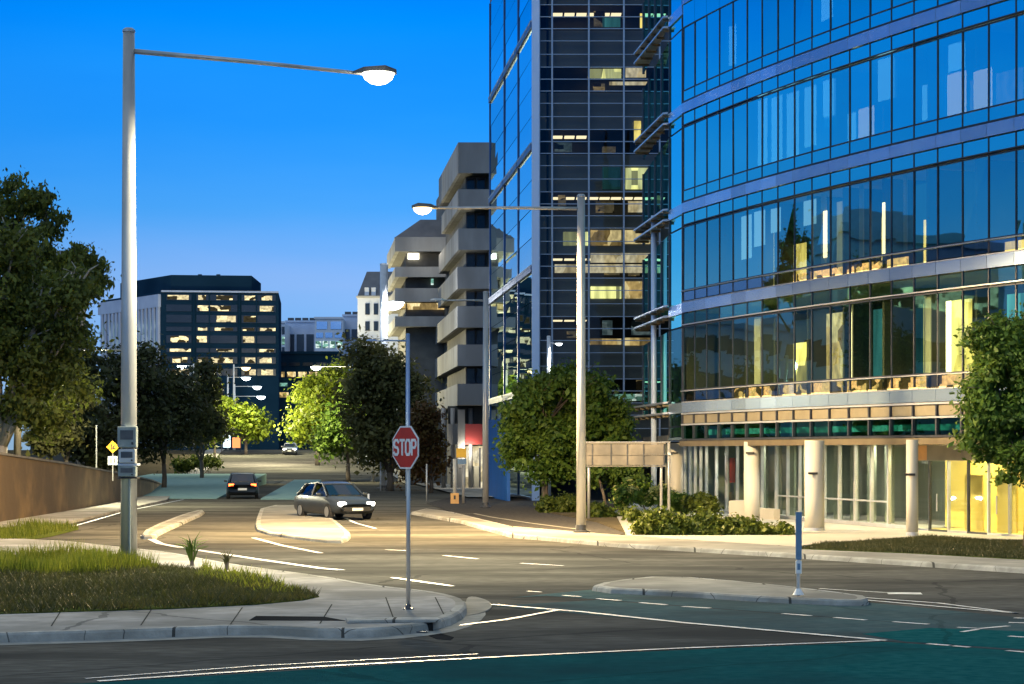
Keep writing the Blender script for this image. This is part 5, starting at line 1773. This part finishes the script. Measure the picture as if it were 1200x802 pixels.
# left side, running away up the street
d_ = Vector((-.1016, 1)).normalized()
L0 = Vector((tx(624.5), TY + .1))
LL = 25.5
lp = lambda t: (L0.x + d_.x * t, L0.y + d_.y * t)
cuts = [0, 7.6, 15.8, 25.5]
rowz = [-.2, 5.75, 12.35, 18.95, 25.55, 32.15]
for i in range(3):
    for r_ in range(len(rowz) - 1):
        a, b = lp(cuts[i + 1]), lp(cuts[i])
        z0, z1 = rowz[r_] + .35, rowz[r_ + 1]
        fr = MB()
        fr.wallbox(a, off(a, (-d_.x, -d_.y), .22), z0, z1, -.1, .06)
        fr.wallbox(off(a, (-d_.x, -d_.y), .22), b, z0 - .33, z0 - .03, -.1, .12)
        w = fr.build('window_bay', M['mull_blue'], tower)
        z = z0
        nr_ = 4
        j0 = random.uniform(-.02, .02)
        for q in range(nr_):
            za, zb2 = z0 + (z1 - z0) * q / nr_, z0 + (z1 - z0) * (q + 1) / nr_
            j = [random.uniform(-.012, .012) for _ in range(4)]
            n_ = nrm_of(a, b)
            MB().quad((*off(a, n_, j[0]), za + .02), (*off(b, n_, j[1]), za + .02), (*off(b, n_, j[2]), zb2 - .02), (*off(a, n_, j[3]), zb2 - .02)).build('pane', M['g_side'], w)
        MB().wallbox(off(a, (-d_.x, -d_.y), .22), b, z0 - .03, z0 + .05, -.1, .14).build('sill', M['frame_mid'], w)
a, b = lp(LL), lp(0)
MB().wallbox(off(a, nrm_of(a, b), -.8), off(b, nrm_of(a, b), -.8), 0, 32, -.05, .05).build('inner_wall', M['office_dark'], tower)
MB().prism([lp(0), lp(LL), (tx(815), TY + 28), (tx(815), TY + .1)], 32.2, 32.8).build('roof', M['conc_dark'], tower)
MB().prism([(lp(LL)[0], lp(LL)[1]), (tx(815), TY + 25), (tx(815), TY + 25.4), (lp(LL)[0], lp(LL)[1] + .4)], 0, 32.1).build('rear_wall', M['office_dark'], tower)
# low forecourt things at its foot
bh = MB().wallbox((-1.28, 124), (-.15, 113.2), .05, W(0, 490, 115).z, -.05, .12)
tag(bh.build('hoarding', M['blue_panel']), 'tall saturated blue panel wall at the foot of the glass tower', 'hoarding')
wv = W(640, 0, 112).x

# ================================================================== stepped balcony building
bal = empty('balcony_building', (-4, 160, 0), 'stepped grey concrete building with deep balcony bands beside the glass tower', 'building')
BY = 150.0
zy = lambda y, Y=BY: H + (HOR - y) / F * Y
bx = lambda x, Y=BY: (x - 600) / F * Y
fd = Vector((-.1016, 1)).normalized()
bands_ = [(167, 203, 537, 18), (222, 245, 537, 15), (268, 293, 537, 18), (313, 338.5, 536, 18), (359, 384, 536, 21), (404, 429, 536, 25), (450, 475, 536, 25)]
right_x = 3.0
for (y0, y1, xc, dep) in bands_:
    z0, z1 = zy(y1), zy(y0)
    c0 = Vector((bx(xc), BY))
    cf = c0 + Vector((-.25, 2.4))
    e = cf + fd * dep
    p = empty_parent = bal
    mb = MB()
    t = .22
    mb.hexa([(c0.x, c0.y, z0), (right_x, BY, z0), (right_x, BY + t, z0), (c0.x + t * .3, c0.y + t, z0),
             (c0.x, c0.y, z1), (right_x, BY, z1), (right_x, BY + t, z1), (c0.x + t * .3, c0.y + t, z1)])
    fb = mb.build('balcony_front', M['conc_grey'], bal)
    mb = MB()
    mb.hexa([(cf.x, cf.y, z0), (c0.x, c0.y, z0), (c0.x + t, c0.y + .02, z0), (cf.x + t, cf.y, z0),
             (cf.x, cf.y, z1), (c0.x, c0.y, z1), (c0.x + t, c0.y + .02, z1), (cf.x + t, cf.y, z1)])
    mb.hexa([(e.x, e.y, z0), (cf.x, cf.y, z0), (cf.x + t, cf.y, z0), (e.x + t, e.y, z0),
             (e.x, e.y, z1), (cf.x, cf.y, z1), (cf.x + t, cf.y, z1), (e.x + t, e.y, z1)])
    mb.build('balcony_side', M['conc_grey'], bal)
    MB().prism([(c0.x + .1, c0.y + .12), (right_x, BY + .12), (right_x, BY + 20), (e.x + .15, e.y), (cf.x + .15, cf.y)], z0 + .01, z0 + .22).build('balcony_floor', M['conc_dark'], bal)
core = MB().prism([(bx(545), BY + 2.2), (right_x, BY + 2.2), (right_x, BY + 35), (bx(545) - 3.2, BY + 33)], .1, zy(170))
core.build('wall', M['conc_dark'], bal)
for i, (y0, y1, xc, dep) in enumerate(bands_[1:]):
    yt = bands_[i][1]
    for (xa, xb) in ((546, 556), (558, 568)):
        w = MB().box((bx((xa + xb) / 2), BY + 2.15, (zy(y0) + zy(yt)) / 2), (bx(xb) - bx(xa), .1, zy(yt) - zy(y0) - .1)).build('window', M['frame_dark'], bal)
        MB().box((bx((xa + xb) / 2), BY + 2.09, (zy(y0) + zy(yt)) / 2), (bx(xb) - bx(xa) - .1, .04, zy(yt) - zy(y0) - .3)).build('pane', M['g_dark'], w)
MB().box((bx(537) + .2, BY + .8, zy(480) / 2), (.5, .5, zy(480))).build('pillar', M['conc_grey'], bal)
for px_ in (519, 530, 551):
    MB().tube([(bx(px_), BY + 1.4, .1), (bx(px_), BY + 1.4, zy(478))], .16, 10).build('pillar', M['conc_grey'], bal, smooth=True)
# base: dark window band, red and grey fascia, lit shop
MB().box(((bx(524) + right_x) / 2, BY + 1.6, zy(486)), (right_x - bx(524), .2, zy(476) - zy(497))).build('window_band', M['inside_dark'], bal)
MB().box(((bx(524) + bx(544.5)) / 2, BY + .9, zy(509)), (bx(544) - bx(524), .25, zy(497) - zy(521))).build('fascia', M['conc_grey'], bal)
MB().box(((bx(545) + right_x) / 2, BY + .8, zy(509)), (right_x - bx(545), .25, zy(497) - zy(521))).build('red_fascia', M['red_panel'], bal)
sh = MB().box(((bx(545) + bx(575)) / 2, BY + 1.8, zy(548)), (bx(575) - bx(545), .1, zy(523) - zy(573))).build('shop_window', M['r_pale'], bal)
MB().box((bx(562), BY + 1.7, zy(550)), (.12, .12, zy(523) - zy(573))).build('frame', M['frame_dark'], sh)
MB().box((bx(556), BY + 1.7, zy(560)), (.7, .1, 1.6)).build('display', M['inside_mid'], sh)
lamp('POINT', (bx(548), BY + .3, zy(528)), 260, (1.0, .9, .7), .2)
# rear wing
WY = 172.0
zw = lambda y: zy(y, WY)
xw = lambda x: bx(x, WY)
wing = [(278, 295), (313, 325), (338, 354), (371, 383)]
for (y0, y1) in wing:
    MB().box(((xw(463) + xw(530)) / 2, WY, (zw(y0) + zw(y1)) / 2), (xw(530) - xw(463), .3, zw(y0) - zw(y1))).build('balcony_front', M['conc_grey'], bal)
    MB().hexa([(xw(463), WY + .16, zw(y1)), (xw(463) + .3, WY + .16, zw(y1)), (xw(463) - 1.3, WY + 16, zw(y1)), (xw(463) - 1.6, WY + 16, zw(y1)),
               (xw(463), WY + .16, zw(y0)), (xw(463) + .3, WY + .16, zw(y0)), (xw(463) - 1.3, WY + 16, zw(y0)), (xw(463) - 1.6, WY + 16, zw(y0))]).build('balcony_side', M['conc_grey'], bal)
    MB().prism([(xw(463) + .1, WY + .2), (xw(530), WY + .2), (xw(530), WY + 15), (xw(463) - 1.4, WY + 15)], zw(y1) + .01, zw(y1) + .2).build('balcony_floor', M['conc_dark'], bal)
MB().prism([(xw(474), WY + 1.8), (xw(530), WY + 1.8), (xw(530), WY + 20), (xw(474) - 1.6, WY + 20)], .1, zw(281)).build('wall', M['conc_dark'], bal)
MB().hexa([(xw(462), WY - .1, zw(279)), (xw(530), WY - .1, zw(279)), (xw(530), WY + 15, zw(279)), (xw(452), WY + 15, zw(279)),
           (xw(492), WY + 1, zw(256)), (xw(530), WY + 1, zw(256)), (xw(530), WY + 15, zw(256)), (xw(490), WY + 15, zw(256))]).build('roof', M['slate'], bal)
for (x0, x1, y0, y1, m_) in ((478, 491, 297, 304, 'ceil'), (477, 523, 355, 363, 'r_warm'), (466, 475, 355, 363, 'r_warm'), (505, 508, 327, 334, 'r_cold')):
    yy = WY + 1.6
    MB().box(((bx(x0, yy) + bx(x1, yy)) / 2, yy, (zy(y0, yy) + zy(y1, yy)) / 2), (bx(x1, yy) - bx(x0, yy), .1, zy(y0, yy) - zy(y1, yy))).build('lit_window', M[m_], bal)
lamp('POINT', (bx(500, WY), WY - 3, zw(300)), 120, (1, .9, .7), .3)

# ================================================================== far buildings
# dark office block on the left: corner at px 189, two faces
ob_ = empty('office_block', (-45, 305, 3), 'dark blue office block with rows of lit windows, left of the far street', 'building')
OY = 300.0
oc = Vector((bx(189, OY), OY))
f1 = Vector((1, .118)).normalized()      # right-hand face
f2 = Vector((-1, 1.5)).normalized()    # left face going away
oz = lambda y: zy(y, OY)
RL = 16.4
LF = 21.6
r_end = oc + f1 * RL
l_end = oc + f2 * LF
MB().prism([tuple(oc), tuple(r_end), tuple(r_end + Vector((-2, 22))), tuple(l_end + Vector((2, 12))), tuple(l_end)], 2.5, oz(342)).build('wall', M['office_dark'], ob_)
q = oc + f1 * 1.0 + Vector((0, 2.5))
MB().prism([tuple(q), tuple(q + f1 * 11.3), tuple(q + f1 * 11 + Vector((0, 14))), tuple(q + f2 * 18 + Vector((1, 3))), tuple(q + f2 * 18)], oz(343), oz(320.5)).build('penthouse', M['office_dark'], ob_)
MB().wallbox(tuple(oc), tuple(r_end), oz(342.5), oz(340.5), -.2, .25).build('cornice', M['office_fin'], ob_)
for x in (227, 249):
    MB().tube([(bx(x, OY), OY + 6, oz(321)), (bx(x, OY), OY + 6, oz(317.5))], .3, 6).build('roof_vent', M['dark_steel'], ob_)
baysx = [(.7, 4.2), (4.9, 6.6), (6.8, 10.6), (11.2, 13.2), (13.4, 16.0)]
rows = [(345, 352), (357, 365), (369, 378), (383, 388), (393, 402), (408, 413), (418, 426), (432, 440)]
pat = {0: (1, 1, 1, 1, 1), 1: (0, 1, 1, 0, 1), 2: (0, 0, 1, 1, 0), 3: (0, 1, 1, 1, 1), 4: (1, 1, 0, 1, 0), 5: (1, 0, 1, 0, 1), 6: (1, 1, 1, 1, 1), 7: (1, 0, 0, 1, 1)}
M['g_far'] = pmat('far_dark_glass', (0.012, 0.02, 0.035), (0.02, 0.03, 0.05), 0.15, scale=.5)
for ri, (y0, y1) in enumerate(rows):
    for bi, (a, b) in enumerate(baysx):
        pa, pb = oc + f1 * a, oc + f1 * b
        w = MB().wallbox(tuple(pa), tuple(pb), oz(y1), oz(y0), .02, .1).build('window', M['g_far'], ob_)
        if pat[ri][bi]:
            s0, s1 = random.uniform(0, .25), random.uniform(.75, 1)
            MB().wallbox(tuple(pa.lerp(pb, s0)), tuple(pa.lerp(pb, s1)), oz(y1) + .1, oz(y0) - .1, .11, .14).build('lit_pane', M['r_office'], w)
mb = MB()
for bi in (4.55, 6.7, 10.9, 13.3):
    mb.wallbox(tuple(oc + f1 * (bi - .09)), tuple(oc + f1 * (bi + .09)), 2.6, oz(343), .0, .3)
mb.parts('fin', M['office_dark'], ob_)
for i in range(16):
    t = .3 + i * 1.32
    a, b = oc + f2 * (t + .62), oc + f2 * t
    MB().wallbox(tuple(a), tuple(b), 2.6, oz(360), .02, .4).build('pale_fin', M['office_fin'], ob_)
    a, b = oc + f2 * (t + 1.2), oc + f2 * (t + .7)
    if random.random() < .7:
        MB().wallbox(tuple(a), tuple(b), oz(408), oz(374), .02, .1).build('lit_pane', M['r_cold'], ob_)
MB().wallbox(tuple(l_end), tuple(oc + f2 * .1), oz(360), oz(345), .02, .45).build('pale_band', M['office_fin'], ob_)
# upper terraces seen through the left tree
# the other far blocks
def far_block(label, x0, x1, y0, Y, mat, rows_=(), depth=14, wmat='g_far', zb=2.5, roofbits=0, grid=0, skew=0.0, name='far_building'):
    a, b = bx(x0, Y), bx(x1, Y)
    root = empty(name, ((a + b) / 2, Y, zb), label, 'building', 'pale far buildings beyond the street' if name == 'far_building' else None)
    zt2 = zy(y0, Y)
    MB().prism([(a, Y), (b, Y), (b + skew, Y + depth), (a + skew, Y + depth)], zb, zt2).build('wall', M[mat], root)
    MB().box(((a + b) / 2, Y - .05, zt2 + .2), (b - a + .3, .5, .4)).build('parapet', M[mat], root)
    for (ya, yb, n, mm) in rows_:
        for k in range(n):
            t0 = a + (b - a) * (k + .12) / n
            t1 = a + (b - a) * (k + .88) / n
            MB().box(((t0 + t1) / 2, Y - .06, (zy(ya, Y) + zy(yb, Y)) / 2), (t1 - t0, .12, zy(ya, Y) - zy(yb, Y))).build('window', M[mm], root)
    for k in range(roofbits):
        xx = a + (b - a) * (k + .5) / roofbits
        MB().box((xx, Y + 3, zt2 + .5), (1.2, 1.2, 1.2)).build('roof_vent', M['dark_steel'], root)
    return root


far_block('narrow white building with gridded windows touching the dark office block', 322, 334, 379, 430, 'white_build', ((383, 392, 3, 'g_far'), (395, 404, 3, 'r_cold'), (407, 414, 3, 'g_far')))
far_block('blue-grey far building with a darker lower wing', 335, 369, 378, 440, 'office_fin', ((392, 412, 3, 'g_far'),), roofbits=4)
far_block('white far building with wide ribbon windows, taller of the pale ones', 369, 402, 374, 420, 'white_build', ((377, 386, 2, 'lavender'), (390, 396, 3, 'lavender'), (400, 408, 4, 'r_cold')), depth=20)
far_block('blue-grey far building wedged against the mansard-roofed house', 402, 420, 371, 425, 'office_fin', ((386, 398, 2, 'g_far'),), roofbits=2)
far_block('long dark low block below the pale far buildings', 322, 400, 415, 330, 'office_dark', ((436, 442, 6, 'r_warm'), (425, 429, 5, 'g_far')), name='low_block')
far_block('low dark block with a lit canopy under the office block', 262, 340, 446, 310, 'office_dark', ((449, 453, 3, 'r_cold'), (460, 466, 5, 'r_warm')), name='low_block')
# mansard house
MY = 240.0
mn = empty('mansard_building', (bx(436, MY), MY, 1), 'white building with a dark mansard roof left of the balcony building', 'building')
mz = lambda y: zy(y, MY)
mx = lambda x: bx(x, MY)
MB().prism([(mx(419), MY), (mx(470), MY), (mx(470), MY + 18), (mx(416), MY + 18)], 1, mz(349)).build('wall', M['white_build'], mn)
MB().prism([(mx(417.5), MY - .2), (mx(470), MY - .2), (mx(470), MY + 18.2), (mx(414), MY + 18.2)], mz(349) + .01, mz(347)).build('cornice', M['cream'], mn)
MB().hexa([(mx(418.5), MY + .3, mz(346.9)), (mx(470), MY + .3, mz(346.9)), (mx(470), MY + 17, mz(346.9)), (mx(417), MY + 17, mz(346.9)),
           (mx(427), MY + 4, mz(315)), (mx(470), MY + 4, mz(315)), (mx(470), MY + 15, mz(315)), (mx(427), MY + 15, mz(315))]).build('roof', M['slate'], mn)
for (x0, x1, y0, y1) in ((428, 433, 356, 369), (438, 443, 356, 369), (428, 433, 377, 388), (438, 443, 377, 388)):
    w = MB().box((mx((x0 + x1) / 2), MY - .04, (mz(y0) + mz(y1)) / 2), (mx(x1) - mx(x0), .15, mz(y0) - mz(y1))).build('window', M['frame_dark'], mn)
    MB().box((mx((x0 + x1) / 2), MY - .15, (mz(y0) + mz(y1)) / 2), (mx(x1) - mx(x0) - .12, .04, mz(y0) - mz(y1) - .12)).build('pane', M['g_far'], w)
for (x0, x1) in ((427, 432), (435, 440)):
    MB().box((mx((x0 + x1) / 2), MY + .9, mz(342)), (mx(x1) - mx(x0), 1.0, 1.0)).build('dormer', M['white_build'], mn)
# terraced building half hidden by the left tree
tb = empty('terraced_building', (bx(80, 160), 160, 1), 'grey terraced building with a lit balcony showing through the left tree', 'building')
ty_ = 150.0
MB().prism([(bx(30, ty_), ty_ + 1.5), (bx(84, ty_), ty_ + 1.5), (bx(84, ty_), ty_ + 5), (bx(30, ty_), ty_ + 5)], .5, zy(302, ty_)).build('wall', M['conc_dark'], tb)
for (y0, y1) in ((296, 304), (318, 325), (338, 345)):
    MB().box((bx(64, ty_), ty_, (zy(y0, ty_) + zy(y1, ty_)) / 2), (bx(100, ty_) - bx(28, ty_), 3, zy(y0, ty_) - zy(y1, ty_))).build('balcony_front', M['conc_grey'], tb)
MB().box((bx(78, ty_), ty_ + 1.4, zy(333, ty_)), (2.2, .1, .35)).build('lit_window', M['r_pale'], tb)

# buildings across the street whose mirror images fill the lower panes of the curved facade
def side_block(label, loc, size, rz, mat, lit):
    root = empty('office_block', (loc[0], loc[1], 0), label, 'building', None, rz)
    Mx = WM[root.name]
    w_, d__, h_ = size

    def B(mb, n, m_):
        mb.v = [tuple(Mx @ Vector(q)) for q in mb.v]
        return mb.build(n, M[m_], root)
    B(MB().box((0, 0, h_ / 2), (w_, d__, h_)), 'wall', mat)
    B(MB().box((0, 0, h_ + .3), (w_ + .6, d__ + .6, .6)), 'parapet', mat)
    B(MB().box((w_ * .15, 0, h_ + 1.6), (w_ * .4, d__ * .5, 2.0)), 'penthouse', mat)
    n = int(h_ / 3.6)
    for r in range(n):
        z = 1.8 + r * 3.6
        B(MB().box((0, -d__ / 2 - .03, z + .6), (w_ * .94, .1, 1.5)), 'window_band', 'g_far' if (r + lit) % 3 else 'r_office')
        B(MB().box((w_ / 2 + .03, 0, z + .6), (.1, d__ * .9, 1.5)), 'window_band', 'g_far' if (r + lit) % 4 else 'r_office')


side_block('dark office block across the street, mirrored in the curved glass facade', (-62, 118), (26, 20, 17), R(28), 'frame_mid', 0)
side_block('long low dark office block mirrored at the deep end of the glass facade', (-78, 190), (46, 20, 15), R(20), 'frame_mid', 2)
side_block('taller dark office block mirrored in the panes nearest the right edge', (-58, 70), (22, 22, 25), R(24), 'frame_mid', 1)
for i, (x, y, h_) in enumerate(((-36, 100, 9), (-42, 84, 10), (-38, 66, 9), (-34, 122, 8))):
    nm = ['first', 'second', 'third', 'fourth'][i]
    bl = [(0, 0, 0)]
    root = empty('broadleaf_tree', (x, y, 1.0), 'street tree beyond the left edge of the view, %s of four along the bank' % nm, 'tree', 'trees along the left bank')
    C, Rr = clumps([(x, y, h_ - 2, 3.2, 3.2, 3.2), (x + 1, y + 1, h_ - 4.2, 2.8, 2.8, 2.0), (x - 1.2, y, h_ - 3.5, 2.4, 2.4, 2.2)], 1.0, 1.0)
    v, f = leaves(C, Rr, 3500, .34)
    link_np('crown', v, f, M['l_black'], root)
    MB().tube([(x, y, 1), (x + .1, y, h_ * .5), (x, y, h_ - 1.5)], [.28, .2, .08], 8).build('trunk', M['bark'], root)

# ------------------------------------------------------------------ camera, sky, light
cam = bpy.data.cameras.new('camera')
cam.sensor_width = 36
cam.lens = 36 * F / 1200
cam.shift_x = 0
cam.shift_y = (HOR - 401) / 1200
cam.clip_start = .5
cam.clip_end = 6000
co = bpy.data.objects.new('camera', cam)
COL.objects.link(co)
co.location = (0, 0, H)
co.rotation_euler = (R(90), 0, 0)
S.camera = co

w = bpy.data.worlds.new('World')
S.world = w
w.use_nodes = True
nt = w.node_tree
bg = nt.nodes['Background']
sk = nt.nodes.new('ShaderNodeTexSky')
sk.sky_type = 'NISHITA'
sk.sun_disc = False
SUN_EL, SUN_ROT = R(8.5), R(208)
sk.sun_elevation = SUN_EL
sk.sun_rotation = SUN_ROT
sk.ozone_density = 8
sk.dust_density = 0
sk.air_density = 1.0
tc = nt.nodes.new('ShaderNodeTexCoord')
sp = nt.nodes.new('ShaderNodeSeparateXYZ')
nt.links.new(tc.outputs['Generated'], sp.inputs[0])
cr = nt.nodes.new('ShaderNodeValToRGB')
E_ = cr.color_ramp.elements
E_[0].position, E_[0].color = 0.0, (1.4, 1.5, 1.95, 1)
E_[1].position, E_[1].color = 0.45, (12.0, 5.8, 2.6, 1)  # unseen zenith brightened as added fill light
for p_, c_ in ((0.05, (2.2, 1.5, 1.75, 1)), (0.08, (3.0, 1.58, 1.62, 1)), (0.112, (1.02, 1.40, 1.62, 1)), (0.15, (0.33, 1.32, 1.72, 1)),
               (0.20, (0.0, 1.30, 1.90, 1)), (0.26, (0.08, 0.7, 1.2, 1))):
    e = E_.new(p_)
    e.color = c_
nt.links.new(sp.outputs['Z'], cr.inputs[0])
mx = nt.nodes.new('ShaderNodeMix')
mx.data_type = 'RGBA'
mx.blend_type = 'MULTIPLY'
mx.inputs[0].default_value = 1
nz = nt.nodes.new('ShaderNodeTexNoise')
nz.inputs['Scale'].default_value = 3.0
nz.inputs['Detail'].default_value = 5
mpn = nt.nodes.new('ShaderNodeMapping')
mpn.inputs['Scale'].default_value = (1, 1, 5)
nt.links.new(tc.outputs['Generated'], mpn.inputs['Vector'])
nt.links.new(mpn.outputs[0], nz.inputs['Vector'])
mrn = nt.nodes.new('ShaderNodeMapRange')
mrn.inputs[1].default_value = .35
mrn.inputs[2].default_value = .75
mrn.inputs[3].default_value = 0.0
mrn.inputs[4].default_value = 0.10
nt.links.new(nz.outputs['Fac'], mrn.inputs[0])
veil = nt.nodes.new('ShaderNodeMix')
veil.data_type = 'RGBA'
nt.links.new(mrn.outputs[0], veil.inputs[0])
nt.links.new(sk.outputs[0], veil.inputs[6])
veil.inputs[7].default_value = (4.0, 4.6, 5.6, 1)
nt.links.new(veil.outputs[2], mx.inputs[6])
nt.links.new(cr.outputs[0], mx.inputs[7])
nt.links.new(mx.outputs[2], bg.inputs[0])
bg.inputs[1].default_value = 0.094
sl = bpy.data.lights.new('sun', 'SUN')
sl.energy = 0.22
sl.angle = R(30)
sl.color = (1.0, .86, .72)
so = bpy.data.objects.new('sun', sl)
COL.objects.link(so)
# the afterglow stands behind the camera
el, az = R(35), R(208)
dvec = Vector((math.sin(az) * math.cos(el), math.cos(az) * math.cos(el), math.sin(el)))
so.rotation_euler = dvec.to_track_quat('Z', 'Y').to_euler()

S.view_settings.view_transform = 'Standard'
S.view_settings.look = 'None'
S.view_settings.exposure = 0.4
S.view_settings.gamma = 1
S.render.engine = 'CYCLES'
S.cycles.use_denoising = True
try:
    S.cycles.denoiser = 'OPENIMAGEDENOISE'
except Exception:
    pass
S.cycles.max_bounces = 8
S.cycles.transparent_max_bounces = 24
S.cycles.caustics_reflective = False
S.cycles.caustics_refractive = False
S.cycles.sample_clamp_indirect = 6
